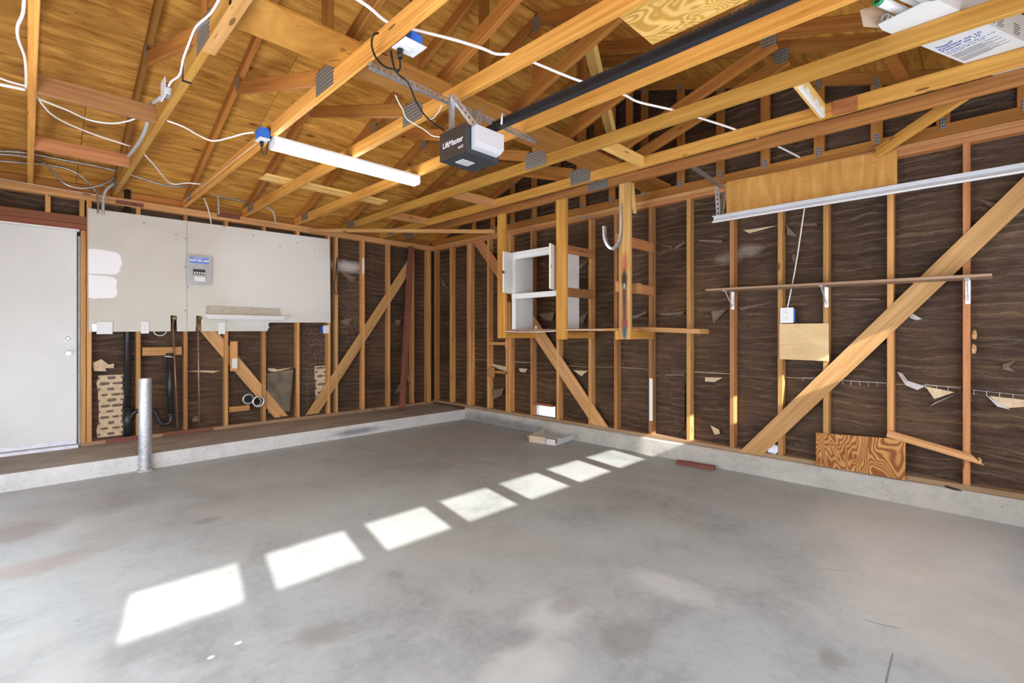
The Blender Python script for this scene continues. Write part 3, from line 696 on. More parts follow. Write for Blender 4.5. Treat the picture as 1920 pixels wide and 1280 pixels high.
# ================================================================== ROOF TRUSSES
def truss(xr, label, web=True, near_only=False, mats=None):
    xc = xr-.019; t = thing('roof_truss', label, 'roof truss', (xc, YR, ZB), 'wooden roof trusses')
    mc = mats or M_chord
    board('bottom_chord', (xc, 6.41, ZB+.0445), (xc, YN-.02, ZB+.0445), .089, .038, (0, 0, 1), mc, t)
    for s in (1, -1):
        f = lambda y: (xc, y if s == 1 else 2*YR-y, zlow(y)+.0469)
        board('top_chord', f(6.41), f(YR), .089, .0375, (0, 0, 1), M_web, t, .003, (-.013*1, 0))
    board('king_post', (xc, YR, ZB+.090), (xc, YR, zlow(YR)-.002), .089, .036, (0, 1, 0), M_web, t)
    for s in (1, -1):
        a = Vector((xc, YR+s*.10, ZB+.125)); b = Vector((xc, YR+s*1.66, zlow(4.40)-.035))
        board('web', a, b, .089, .035, (0, 0, 1), M_web, t)
    for (dy, z0, z1, hw) in ((0, ZB+.006, ZB+.145, .115), (3.30, ZB+.01, ZB+.10, .10), (-3.30, ZB+.01, ZB+.10, .10), (0, zlow(YR)-.06, zlow(YR)+.06, .05), (1.62, zlow(4.36)-.07, zlow(4.36)+.03, .05), (-1.62, zlow(4.36)-.07, zlow(4.36)+.03, .05)):
        MB().box((xr-.0395, YR+dy-hw, z0), (xr-.0378, YR+dy+hw, z1)).build('toothed_plate', M_gus, t)
    return t
truss(TX[0], 'roof truss farthest left, bottom beam nearly upright beside the white cables')
truss(TX[1], 'second roof truss from the left, carrying the grey junction box and taped white cable')
t_ = bpy.data.objects['roof_truss.001']; board('sister_board', (TX[1]-.008, Z(388, 97, ZB).y, ZB+.036), (TX[1]-.008, 1.2, ZB+.036), .085, .058, (0, 0, 1), M_stud, t_)
truss(TX[2], 'third roof truss from the left, with the blue outlet box beside the tube light')
truss(TX[3], 'roof truss crossing above the middle of the lit tube light')
truss(TX[4], 'roof truss just behind the opener motor, over the tube light right end')
truss(TX[5], 'roof truss right of the black opener rail, its toothed plate right of the opener motor')
truss(TX[6], 'roof truss carrying the right ends of the short cross blocks')
truss(TX[7], 'last roof truss before the right wall, wooden posts hang from it', mats=wood('dark_chord', (.22, .088, .022), (.40, .185, .048), .5))  # bottom chord in a darker brown lumber than the other trusses
# gable end truss with upright studs on the right wall
gx = 4.594
gt = thing('gable_truss', 'gable end truss with upright studs standing on the right wall plates', 'roof truss', (gx, YR, ZB))
board('bottom_chord', (gx, 6.40, ZB+.0445), (gx, YN-.02, ZB+.0445), .089, .036, (0, 0, 1), M_web, gt)
for s in (1, -1):
    f = lambda y: (gx, y if s == 1 else 2*YR-y, zlow(y)+.0469)
    board('top_chord', f(6.41), f(YR), .089, .0375, (0, 0, 1), M_web, gt)
for yc in (5.37, 4.97, 4.58, 4.19, 3.80, 3.42, 3.02, 2.80, 2.62, 2.22, 1.83, 1.44, 1.03, .65, .27, -.13):
    board('gable_stud', (gx, yc, ZB+.089), (gx, yc, zlow(yc)), .075, .034, (0, 1, 0), M_web, gt)
    if yc < 5.2:
        for z in (ZB+.089, zlow(yc)+.0):
            MB().box((gx-.0198, yc-.018, z-.035), (gx-.0183, yc+.018, z+.045)).build('toothed_plate', M_gus, gt)
# cross blocks between trusses
def xblock(name, lab, x0, x1, y, z, w_, t_, mat, up=(0, 0, 1), cat='wood block', grp=None):
    o = board(name, (x0, y, z), (x1, y, z), w_, t_, up, mat); return tag(o, lab, cat, grp)
xblock('cross_block', 'long reddish cross block below the roof between the two leftmost trusses, nearer one', .041, TX[1]-.039, 3.94, ZB+.056, .11, .036, M_studr)
xblock('cross_block', 'reddish cross block between the two leftmost trusses, just above the ribbed conduits', .041, TX[1]-.039, 5.14, ZB+.05, .10, .036, M_studr)
xblock('cross_block', 'short cross block between trusses farthest from camera, near the back corner', TX[5]+.001, TX[6]-.039, 5.17, ZB+.046, .09, .036, M_plate)
xblock('cross_block', 'short cross block between trusses directly below and right of the opener motor', TX[5]+.001, TX[6]-.039, 3.93, ZB+.046, .09, .036, M_plate)
xblock('cross_block', 'short cross block with small white paint spots, left of the ceiling bracket', TX[5]+.001, TX[6]-.039, 2.10, ZB+.046, .09, .036, M_yel)
o = xblock('cross_block', 'short cross block with white glue streaks, beside a small dark plywood square', TX[5]+.001, TX[6]-.039, .80, ZB+.046, .09, .036, M_yel)
gl = MB(); rr = random.Random(4)
for i in range(26):
    x = TX[5]+.02+i*.021; h = rr.uniform(.008, .05); gl.box((x, .7805, ZB+.001), (x+.016, .7815, ZB+.003+h))
gl.box((TX[5]+.02, .7825, ZB-.001), (TX[6]-.05, .80, ZB+.0005))
Mb = W[o.name].inverted()
g_ = gl.build('glue_streaks', M_white, o)
sq = [X(1561, 190, TX[6]-.050), X(1606, 179, TX[6]-.050), X(1606, 206, TX[6]-.050), X(1561, 216, TX[6]-.050)]
tag(MB().prism(sq, (.011, 0, 0)).build('plywood_square', M_plyk), 'small dark plywood square on the truss beside the glue streaked block', 'plywood piece')
# wide runner plank lying across the truss beams: three boards end to end
for x0, x1, lab in ((.62, 1.245, 'wide plank across the trusses at the top left, leftmost of the long runner'), (1.25, 3.0, 'wide runner plank lying on the truss beams behind the angle iron'), (3.02, 4.57, 'wide runner plank over the trusses to the right of the opener motor')):
    tag(board('runner_plank', (x0, 2.465, ZB+.089+.0105), (x1, 2.465, ZB+.089+.0105), .30, .019, (0, 1, 0), M_deck if x0 < 1 else M_web), lab, 'plank', 'runner planks on the truss beams')
ybrace = tag(quad_board('ridge_brace', Vector((2.95, 2.2, 3.55)), Vector((4.40, 2.75, 2.74)), Vector((4.40, 2.68, 2.70)), Vector((2.95, 2.10, 3.50)), (.0, .03, -.03), M_yel, None), 'pale diagonal brace running down through the roof trusses above the cabinet', 'brace')
pl = [Z(488, 329, ZB+.0895), Z(690, 379, ZB+.0895)]
for k, (y_, lab) in enumerate(((4.86, 'narrow pale pine board on the truss beams below the tube light, nearer of the pair'), (4.97, 'narrow pale pine board on the truss beams below the tube light, farther of the pair'))):
    tag(board('pine_board', (TX[2]+.33, y_, ZB+.089+.010), (TX[4]+.40, y_+.02, ZB+.089+.010), .085, .019, (0, 1, 0), M_yel), lab, 'board', 'pale pine boards')
yp = MB().box((0, 0, 0), (1.05, .42, .012)).build('plywood_sheet', M_plyy, None, Matrix.Translation((2.255-1.05, .82, ZB+.0905)))
yp.matrix_basis = Matrix.Translation((1.86, .60, ZB+.0905)) ; W[yp.name] = yp.matrix_basis
tag(yp, 'yellow plywood sheet with swirling grain lying on the beams above the opener rail', 'plywood sheet')
yp.data.transform(Matrix.Translation((-.03, 0, 0)) @ Matrix.Scale(.42, 4, (1, 0, 0)) @ Matrix.Scale(1.55, 4, (0, 1, 0)))
# long thin ledger from the back plate to the hanging post
tag(board('ledger_strip', (2.60, 6.28, 2.585), (3.93, 4.215, 2.46), .045, .019, (0, 0, 1), M_plate), 'long thin level board from the back wall plate to the first hanging post', 'board')
# diagonal roof brace at upper right
tag(board('roof_brace', (4.50, .63, 2.60), (4.02, -.16, 2.86), .075, .036, (0, 0, 1), M_chord), 'diagonal roof brace rising from the right wall plate to the upper right corner', 'brace')
tag(board('beam_stub', X(1692, 134, 4.25), X(1668, 95, 3.95), .10, .075, (0, 0, 1), M_web), 'short beam stub under the roof deck left of the white printed box', 'wood block')
# leaning reddish post near back corner
tag(board('leaning_post', Y(754, 765, 6.05), Y(771, 463, 6.285), .088, .038, (1, 0, 0), M_red), 'dark reddish post leaning against the back wall beside the corner', 'post')

# ================================================================== HANGING FRAME with the white cabinet
xf = 3.921
hf = thing('hanging_frame', 'hanging wooden frame of posts and rungs around the white cabinet', 'storage frame', (4.2, 3.2, 1.2))
ys = [(X(932, 500, 3.90).y, X(946, 500, 3.90).y), (X(1042, 500, 3.90).y, X(1061, 500, 3.90).y), (X(1160, 500, 3.90).y, X(1181, 500, 3.90).y)]
zb_ = [X(939, 634, 3.90).z, X(1050, 636, 3.90).z, X(1170, 636, 3.90).z]
g = G('paint_stained_post'); c_ = g.ramp(g.noise(g.vmul(g.tc, (1.2, 40, 40)), 1, 4), [(.36, (.40, .21, .055)), (.64, (.66, .40, .13))])
for (zz, rr_, cc, k) in ((.70, (.08, .022), (.42, .07, .03), .7), (.42, (.17, .014), (.03, .02, .018), .9), (.56, (.07, .020), (.015, .012, .012), .9), (.24, (.16, .030), (.30, .10, .045), .45), (.22, (.20, .012), (.10, .035, .03), .9), (.13, (.05, .024), (.30, .03, .02), .8), (.07, (.07, .014), (.02, .09, .14), .9), (.49, (.025, .006), (.45, .5, .55), .8)):
    c_ = g.mix(g.math('MULTIPLY', g.blob((zz, 0, 0), (rr_[0]*1.1, 9, rr_[1]*1.5), .35, .4, 12), k), c_, cc)
M_stain = g.done(c_, .5)
for i, (ya, yb) in enumerate(ys):
    wd = ya-yb
    board('post', (xf, (ya+yb)/2, zb_[i]), (xf, (ya+yb)/2, ZB+(0 if i else .0)), wd-.002, .038, (0, 1, 0), M_chord if i < 2 else M_stain, hf)
def rung(i, v0, v1, name='rung', mat=None):
    yb = ys[i][0]+.0195; a = Y(X0[i], v0, ys[i][0]).z; b = Y(X0[i], v1, ys[i][0]).z
    if i < 2: yb -= .022
    board(name, (xf-.018 if i == 2 else xf+.0195, yb, (a+b)/2), (XS-.001, yb, (a+b)/2), abs(a-b), .036, (0, 0, 1), mat or M_studr, hf)
X0 = (947, 1061, 1181)
rung(0, 551, 566); rung(1, 459, 475); rung(1, 539, 556); rung(2, 443, 462); rung(2, 530, 549)
rung(0, 621, 634, mat=M_chord); rung(1, 622, 634, mat=M_chord); rung(2, 620, 636, mat=M_chord)
for i, u in ((2, 0),):
    MB().box((xf+.10, ys[2][1]-.002, X(1195, 550, 4.1).z), (xf+.19, ys[2][1]+.001, X(1195, 532, 4.1).z)).build('square_plate', M_plate, hf)
# short slanted end of brace at the top of the third post
tag(board('short_strut', (4.0, 2.42, 2.70), (4.40, 2.62, 2.50), .06, .036, (0, 0, 1), M_yel), 'short pale strut end at the top of the paint stained post', 'brace')
# shelf boards at the bottom of the frame (edge-on)
def shelfb(p, q, w_, t_, mat, lab, nm='shelf_board'):
    return tag(board(nm, p, q, w_, t_, (1, 0, 0), mat), lab, 'shelf board')
zs = 1.287
shelfb((4.108, 4.12, zs), (4.108, 3.16, zs), .33, .016, M_grey, 'brown shelf board under the white cabinet, peeling at its edge')
sc_z = tag(mk('white_strip', *((lambda P: (P, [(i*4+k, i*4+(k+1) % 4, i*4+4+(k+1) % 4, i*4+4+k) for i in range(8) for k in range(4)]+[(0, 3, 2, 1), (32, 33, 34, 35)]))(
    [Vector((3.941+dx, 4.09+(3.17-4.09)*i/8, 1.2765-.014*math.sin(i/8*math.pi)**.7+dz)) for i in range(9) for dx, dz in ((0, 0), (-.03, 0), (-.03, .007), (0, .007))])), M_white), 'sagging white strip along the front under the white cabinet', 'strip')
shelfb((4.115, 3.145, zs-.002), (4.115, 2.46, zs-.002), .34, .022, M_plate, 'thin shelf board between the second and third hanging posts')
tag(mk('white_strip', *((lambda P: (P, [(i*4+k, i*4+(k+1) % 4, i*4+4+(k+1) % 4, i*4+4+k) for i in range(4) for k in range(4)]+[(0, 3, 2, 1), (16, 17, 18, 19)]))(
    [Vector((3.90+dx, 3.12+(2.66-3.12)*i/4, 1.284-.004*i/4*(1)+dz)) for i in range(5) for dx, dz in ((0, 0), (.05, 0), (.05, .005), (0, .005))])), M_white), 'short white strip tapering between the second and third hanging posts', 'strip')
a = X(1181, 616, 4.25); b = X(1313, 621, 4.25)
tag(board('shelf_board', (4.33, a.y, a.z), (4.33, b.y, b.z), .20, .044, (1, 0, 0), M_plate), 'thick shelf board sticking out right of the paint stained post', 'shelf board')
# cabinet
cy1, cy0 = X(961, 520, 3.97).y, X(1042, 520, 3.97).y; cxb = 4.30; cxf = 3.97
cz0 = 1.297; czt = X(961, 474, 3.97).z; czm = X(961, 556, 3.97).z
cab = thing('wall_cabinet', 'white open wooden cabinet with two small doors swung open', 'cabinet', (4.1, (cy0+cy1)/2, cz0))
m = MB()
for k in range(2):     # each side is two planks with a joint
    x0 = cxf+.02+k*(cxb-cxf-.02)/2; x1 = x0+(cxb-cxf-.02)/2-.002
    MB().box((x0, cy1-.018, cz0), (x1, cy1, czt)).build('side_plank', M_white, cab)
    MB().box((x0, cy0-.06, cz0), (x1, cy0-.042, czt)).build('side_plank', M_white, cab)
MB().box((cxf+.02, cy0-.04, czt-.02), (cxf+.20, cy1, czt-.002)).build('top_board', M_white, cab)
MB().box((cxf, cy0-.06, czt-.028), (cxf+.02, cy1+.002, czt+.004)).build('top_rail', M_white, cab)
MB().box((cxf+.02, cy0-.04, czt-.075), (cxf+.055, cy1-.02, czt-.021)).build('inner_cleat', M_white, cab)
MB().box((cxf, cy0-.06, czm-.028), (cxf+.02, cy1+.015, czm+.030)).build('middle_rail', M_white, cab)
MB().box((cxf+.02, cy0-.04, czm+.004), (cxb-.02, cy1-.02, czm+.018)).build('shelf', M_white, cab)
MB().box((cxf, cy1-.045, cz0), (cxf+.02, cy1+.01, czm-.029)).build('stile', M_white, cab)
MB().box((cxf, cy0-.06, cz0), (cxf+.02, cy0-.015, czm-.029)).build('stile', M_white, cab)
MB().box((cxf, cy1-.012, czm+.031), (cxf+.02, cy1+.002, czt-.029)).build('stile', M_white, cab)
def cdoor(y, dx, dy, lab):
    z0, z1 = czm+.034, czt-.006; p = Vector((cxf-.004, y, (z0+z1)/2)); q = p+Vector((dx, dy, 0))
    d = MB().bar(p, q, z1-z0, .016).build('cabinet_door', M_white, cab)
    e = p.lerp(q, .94); n = Vector((dy, -dx, 0)).normalized()
    MB().bar(e-n*.008, e+n*.014, .03, .022).build('latch', M_black, d)
    for zz in (z0+.06, z1-.06):
        MB().cyl((p.x, p.y+.0, zz-.02), (p.x, p.y, zz+.02), .006, None, 8).build('hinge', M_galvw, d)
# free edges found on the rays of their outer pixels
def on_ray(u, d):                     # ground direction of pixel column u at camera depth d
    k = (u-CX)/F; return Vector((d*(1+k)/S2, d*(1-k)/S2, 0))
def free(u, hinge, L):
    best = min((abs((on_ray(u, d/200)-Vector((hinge[0], hinge[1], 0))).length-L), d/200) for d in range(700, 1130))
    return on_ray(u, best[1])
for hx, hy, fx, fy in ((cxf, cy1+.004, 3.795, 3.935), (cxf+.01, cy0+.0, 3.795, 3.245)):
    cdoor(hy, fx-cxf+.004, fy-hy, '')
# junk on the cabinet floor
tag(MB().box((4.12, 3.72, 1.2965), (4.14, 3.75, 1.335)).build('white_block', M_whitep), 'tiny white block standing inside the lower part of the cabinet', 'block')

# curved track piece hooked on the third post
uy = (ys[2][0]+ys[2][1])/2
U = [X(1165, 382, xf-.03), X(1165.5, 410, xf-.03), X(1165, 435, xf-.03), X(1160, 455, xf-.04), X(1149, 466, xf-.06), X(1140, 460, xf-.08), X(1134, 445, xf-.10), X(1133, 424, xf-.11)]
def channel(name, pts, w_, d_, mat, side):
    P = spline(pts, 6); v = []; f = []
    for i, p in enumerate(P):
        t = (P[min(i+1, len(P)-1)]-P[max(i-1, 0)]).normalized(); s = Vector(side).normalized(); n = t.cross(s).normalized()
        for (a, b) in ((-1, 1), (-1, -1), (1, -1), (1, 1), (.8, 1), (.8, -.75), (-.8, -.75), (-.8, 1)): v.append(p+s*a*w_/2+n*b*d_/2)
    for i in range(len(P)-1):
        for k in range(8): f.append((i*8+k, i*8+(k+1) % 8, i*8+8+(k+1) % 8, i*8+8+k))
    f += [tuple(range(8))[::-1], tuple(range(len(v)-8, len(v)))]
    return mk(name, v, f, mat, None, None, False)
tag(channel('curved_track', U, .035, .022, M_galv, (1, 0, 0)), 'curved grey metal track piece hooked on the paint stained post', 'track')

# ================================================================== RIGHT WALL THINGS
# garage door track with its hanger
tx = 4.14
t0 = X(1338, 411, tx); tr = thing('door_track', 'galvanized horizontal garage door track crossing the plywood panel', 'garage track', t0)
zt_ = t0.z-.005; y0_, y1_ = t0.y, -.6
m = MB(); m.box((tx, y1_, zt_-.027), (tx+.002, y0_, zt_+.027)).box((tx-.028, y1_, zt_+.025), (tx+.002, y0_, zt_+.027)).box((tx-.028, y1_, zt_-.027), (tx+.002, y0_, zt_-.025))
m.box((tx-.030, y1_, zt_-.031), (tx-.028, y0_, zt_-.018)).box((tx-.030, y1_, zt_+.018), (tx-.028, y0_, zt_+.027)).box((tx-.006, y1_, zt_-.006), (tx, y0_, zt_+.006))
m.build('track_channel', M_track, tr)
MB().box((tx-.0315, y1_, zt_-.031), (tx-.0302, y0_, zt_-.022)).box((tx-.0010, y1_, zt_+.010), (tx-.0003, y0_, zt_+.0125)).box((tx-.0010, y1_, zt_-.013), (tx-.0003, y0_, zt_-.0105)).build('track_bead', M_whitep, tr)
MB().box((tx-.0070, y1_, zt_-.0045), (tx-.0062, y0_, zt_-.001)).box((tx-.0070, y1_, zt_+.002), (tx-.0062, y0_, zt_+.0045)).build('track_groove', M_cable, tr)
def perf(name, p0, p1, w_, t_, up, mat, parent, pitch=.038):
    """perforated angle leg: two rails joined by cross bars so that the slots are open"""
    p0 = Vector(p0); p1 = Vector(p1); x = (p1-p0).normalized(); y = Vector(up).cross(x).normalized(); z = x.cross(y).normalized(); m = MB()
    for s in (-1, 1): m.bar(p0+z*s*w_*.34, p1+z*s*w_*.34, w_*.32, t_, z)
    n = int((p1-p0).length/pitch)
    for i in range(n+1):
        c = p0.lerp(p1, i/max(n, 1)); m.bar(c-x*pitch*.27, c+x*pitch*.27, w_*.38, t_, z)
    m.bar(p0-z*w_*.5, p1-z*w_*.5, t_, .028, z)
    return m.build(name, mat, parent)
perf('hanger_strap', X(1344, 352, tx+.01), X(1347, 404, tx+.01), .034, .003, (0, 1, 0), M_galv, tr)
perf('hanger_strap', X(1358, 360, tx+.09), X(1351, 405, tx+.02), .03, .003, (0, 1, 0), M_galv, tr)
perf('hanger_angle', Vector((3.94, X(1300, 318, 3.95).y, ZB-.004)), Vector((4.55, 1.80, 2.60)), .034, .003, (0, 1, 0), M_galv, tr)
# plywood panels
def rply(name, pts, xo, th, mat, lab, cat='plywood', gr='z'):
    P = [X(u, v, xo) for u, v in pts]; L0 = (P[0]+P[3])/2; L1 = (P[1]+P[2])/2
    M = frame(L0, L1, (0, 0, 1)); Mi = M.inverted()
    M2 = Matrix.Translation(P[0]) @ Matrix.Rotation(0, 4, 'X')
    # local X vertical-ish or horizontal according to grain
    yv = Vector((0, -1, 0)); zv = Vector((0, 0, 1)); xv = Vector((1, 0, 0))
    Mw = Matrix(((yv.x, zv.x, xv.x, P[0].x), (yv.y, zv.y, xv.y, P[0].y), (yv.z, zv.z, xv.z, P[0].z), (0, 0, 0, 1)))
    Mi = Mw.inverted()
    return tag(MB().prism([Mi @ p for p in P], (0, 0, th)).build(name, mat, None, Mw), lab, cat)
rply('plywood_board', [(1362, 341), (1682, 279), (1682, 344), (1362, 401)], XS-.014, .012, M_ply, 'long orange plywood panel nailed high on the right wall above the track')
rply('plywood_board', [(1461.5, 607), (1553.5, 606), (1553.5, 677), (1461.5, 673)], XS-.014, .012, M_plyp, 'square pale plywood panel below the outlet on the right wall')
rply('plywood_offcut', [(1530, 811), (1698, 824), (1697, 900), (1530, 872)], XS-.034, .012, M_plyr, 'dark grained plywood panel leaning on the curb at the right wall')
# shelf plank on three brackets
sp = [X(1323, 543.5, 4.33), X(1860, 515, 4.33)]
shelf = tag(board('wall_shelf', (4.44, sp[0].y, sp[0].z), (4.44, sp[1].y, sp[1].z), .235, .019, (1, 0, 0), M_grey), 'long narrow weathered plank shelf on the right wall', 'shelf')
for (u, v, lab) in ((1374, 541, 'leftmost white shelf bracket under the plank shelf'), (1550, 532, 'middle white shelf bracket under the plank shelf'), (1815, 520, 'rightmost white shelf bracket, by the stud near the right edge')):
    c = X(u, v, XS); t_ = (c.y-sp[0].y)/(sp[1].y-sp[0].y); zt2 = sp[0].z+(sp[1].z-sp[0].z)*t_-.011
    b_ = thing('shelf_bracket', lab, 'bracket', (XS, c.y, zt2), 'white shelf brackets')
    MB().box((XS-.003, c.y-.013, zt2-.16), (XS-.0005, c.y+.013, zt2)).build('back_leg', M_galvw, b_)
    MB().box((XS-.20, c.y-.013, zt2-.003), (XS-.0005, c.y+.013, zt2)).build('top_leg', M_galvw, b_)
    MB().bar((XS-.17, c.y, zt2-.008), (XS-.006, c.y, zt2-.135), .012, .006).build('strut', M_galvw, b_)
# outlet and its cable
def outlet(name, fn, c, w_, h_, n, lab, box=None, slots=True, right=None, parent_box_mat=None):
    """wall plate centred on c, facing n"""
    n = Vector(n); r = Vector(right); t = thing(name, lab, 'outlet', c)
    c = Vector(c); up = Vector((0, 0, 1)) if abs(n.z) < .5 else n.cross(r).normalized()
    def bxx(nm, off, ww, hh, d0, d1, mat, par=t):
        p = [c+r*(off[0]+a*ww/2)+up*(off[1]+b*hh/2)+n*d0 for a, b in ((-1,-1),(1,-1),(1,1),(-1,1))]
        return MB().prism(p, n*(d1-d0)).build(nm, mat, par)
    if box: bxx('junction_box', (w_*.16 if abs(n.x) > .5 else -w_*.25, 0), w_*.8, h_*.88, -box, -.001, parent_box_mat or M_blue)
    pl_ = bxx('cover_plate', (0, 0), w_, h_, 0, .006, M_whitep)
    if slots == 'switch':
        for s in (-1, 1): bxx('rocker_switch', (s*w_*.22, 0), w_*.27, h_*.56, .0062, .009, M_whitep)
    elif slots:
        for s in (-1, 1):
            rc = bxx('receptacle', (0, s*h_*.18), w_*.42, h_*.25, .0062, .009, M_white)
            for q in (-1, 1): bxx('slot', (q*w_*.09, s*h_*.18+h_*.02), w_*.03, h_*.08, .0092, .0096, M_dgrey, rc)
            bxx('slot', (0, s*h_*.18-h_*.07), w_*.05, h_*.04, .0092, .0096, M_dgrey, rc)
    return t
c = (X(1466, 578, XS-.01)+X(1485, 604, XS-.01))/2
outlet('wall_outlet', None, c, .10, .128, (-1, 0, 0), 'white duplex outlet on a blue box above the square plywood', .035, True, (0, -1, 0))
tag(tube('power_cable', [X(1476, 579, XS+.0), X(1482, 550, XS+.02), X(1488, 520, XS+.03), X(1495, 480, XS+.03), X(1501, 440, XS+.03), X(1508, 392, XS+.03), X(1512, 360, XS+.03)], .005, M_romex), 'white cable hanging down to the outlet above the square plywood', 'cable')
# slanted stick, rag, twine
st_ = [X(1664, 812, XS-.02), X(1832, 861, XS-.02)]
sk = tag(board('slanted_stick', st_[0], st_[1], .05, .036, (0, 0, 1), M_brace, None, .003, (0, -.04)), 'slanted wooden stick nailed low across two studs at the right edge', 'stick')
tag(tube('twine_knot', [X(1834, 858, XS-.03), X(1839, 862, XS-.035), X(1837, 868, XS-.03), X(1832, 867, XS-.025), X(1836, 864, XS-.04), X(1840, 869, XS-.03)], .004, M_yel), 'small twine knot at the end of the slanted stick', 'twine')
def crumple(name, c, r, mat, seed=0, parent=None):
    bm = bmesh.new(); bmesh.ops.create_icosphere(bm, subdivisions=3, radius=1)
    for v in bm.verts:
        n_ = noise.noise(v.co*2.2+Vector((seed, 0, 0)))*.45+noise.noise(v.co*5+Vector((seed, 0, 0)))*.2
        v.co = Vector((v.co.x*r[0], v.co.y*r[1], v.co.z*r[2]))*(1+n_)
        v.co.z = max(v.co.z, -r[2]*.8)
    me = bpy.data.meshes.new(name); bm.to_mesh(me); bm.free(); me.materials.append(mat)
    return link(bpy.data.objects.new(name, me), Matrix.Translation(Vector(c)), parent)
c = X(1450, 838, XS+.02); tag(crumple('plastic_bag', (c.x, c.y, .245), (.03, .05, .045), plain('bag_white', (.72, .74, .88), .3), 2), 'crumpled white plastic bag on the sill behind the big diagonal board', 'bag')
c = X(1457, 828, XS+.03); tag(crumple('green_scrap', (c.x+.01, c.y-.02, .295), (.015, .025, .015), M_green, 3), 'small green scrap above the white plastic bag', 'scrap')
for (u, v, k) in ((1827, 628, 1), (1826, 655, 2)):
    p = X(u, v, XS+.02); crumple('foam_blob', p, (.015, .012, .035), plain('orange_foam_%s' % ('a' if k == 1 else 'b'), (.52, .30, .13), .7, 0, .4, 60), k, wall_right)
tag(MB().bar(X(1772, 911, XC+.012), X(1804, 921, XC+.012), .012, .014).build('iron_bolt', M_dgrey), 'dark iron bolt lying on the curb at the right', 'bolt')

# ================================================================== BACK WALL THINGS
# drywall panels with the valve notches cut
yd0 = YS-.013
def bp(u, v): return Y(u, v, yd0)
bmesh_pts = [(165, 390), (350, 414), (350, 621), (332, 621), (331, 592), (320, 591), (320, 621), (166, 622)]
tag(MB().prism([bp(u, v) for u, v in bmesh_pts], (0, .0125, 0)).build('drywall_panel', M_dry), 'left beige drywall panel on the back wall with two white paint patches', 'drywall panel')
tag(MB().prism([bp(u, v) for u, v in ((350.6, 414), (618, 448.5), (620, 604.5), (505, 604.5), (503, 609), (505, 613), (501, 620.5), (378, 621), (377, 593), (368, 591), (367, 621), (350.6, 621))], (0, .0125, 0)).build('drywall_panel', M_dry), 'right beige drywall panel with the large sprayed white area', 'drywall panel')
sn = MB()
for u, v in ((270, 418), (330, 440), (348, 447), (347, 500), (352, 537), (347, 582), (475, 441), (590, 470), (610, 468), (425, 602), (525, 463), (557, 455), (420, 425)):
    p = bp(u, v); sn.cyl(p-Vector((0, .0012, 0)), p+Vector((0, .001, 0)), .006, None, 8)
tag(sn.build('drywall_screws', M_dgrey, wall_back), kind='stuff')
# breaker panel
pa_ = Y(350, 476, YS-.05); pb_ = Y(397, 534, YS-.05)
ep = thing('breaker_panel', 'grey electrical breaker panel on the drywall', 'electrical panel', (pa_.x, yd0, pb_.z))
x0, x1, z0, z1 = pa_.x, pb_.x, Y(350, 532, YS-.05).z, Y(350, 477, YS-.05).z; yp_ = YS-.045
M_pg = plain('panel_grey', (.36, .37, .38), .4, .3, .08)
MB().box((x0+.004, yp_+.004, z0+.004), (x1-.004, yd0-.0005, z1-.004)).build('panel_box', M_pg, ep)
MB().box((x0, yp_, z0), (x1, yp_+.004, z1)).build('panel_cover', M_pg, ep)
Wd, Hd = x1-x0, z1-z0
def pr_(nm, a, b, c_, d_, y_, th, mat, par=ep): return MB().box((x0+a*Wd, y_-th, z0+c_*Hd), (x0+b*Wd, y_, z0+d_*Hd)).build(nm, mat, par)
pr_('panel_label', .13, .88, .73, .95, yp_-.0002, .001, plain('label_blue', (.16, .26, .72), .5))
for a, b in ((.13, .37), (.42, .60), (.66, .88)): pr_('label_field', a, b, .81, .855, yp_-.0013, .0006, M_white)
text('label_text', 'DANGER', .022, (x0+.27*Wd, yp_-.0014, z0+.885*Hd), (1, 0, 0), (0, 0, 1), M_white, ep, .0003)
dr = MB(); dr.box((x0+.22*Wd, yp_-.006, z0+.30*Hd), (x0+.88*Wd, yp_-.0002, z0+.68*Hd)).build('breaker_door', M_pg, ep)
pr_('breaker_recess', .25, .74, .34, .53, yp_-.0062, .001, M_black)
for i in range(5):
    br = pr_('breaker', .26+i*.097, .34+i*.097, .35, .52, yp_-.0073, .006, M_black); pr_('breaker_toggle', .275+i*.097, .33+i*.097, .36, .43, yp_-.0135, .005, M_white, br)
pr_('white_label', .30, .73, .12, .28, yp_-.0002, .001, M_whitep)
# narrow white moulded light shelf
a = Y(383, 593, YS-.10); b = Y(538, 593, YS-.10); a2 = Y(388, 585, YS-.05); b2_ = Y(524, 585, YS-.05)
zf = Y(460, 599, YS-.10).z; zg = Y(460, 576, YS-.05).z
wf = thing('wall_fixture', 'long narrow white light fixture strip mounted on the right drywall panel', 'light fixture', (a.x, yd0, zf))
MB().prism([(a2.x, yd0-.0005+p, q) for p, q in ((0, zg), (-.022, zg), (-.045, zf+.053), (0, zf+.053))], (b2_.x-a2.x, 0, 0)).build('fixture_back', plain('fixture_tan', (.50, .46, .38), .6), wf)
m = MB(); zq = zf+.052
m.add([(a.x, yd0-.095, zq), (b.x, yd0-.095, zq), (b.x-.03, yd0-.0005, zq), (a.x+.03, yd0-.0005, zq), (a.x+.035, yd0-.085, zf), (b.x-.05, yd0-.085, zf), (b.x-.06, yd0-.0005, zf), (a.x+.045, yd0-.0005, zf), (a.x, yd0-.098, zq-.010), (b.x, yd0-.098, zq-.010)],
      [(0, 1, 2, 3), (4, 7, 6, 5), (0, 8, 9, 1), (8, 4, 5, 9), (1, 9, 5, 6, 2), (0, 3, 7, 4, 8)])
m.build('white_fascia', M_whitep, wf)
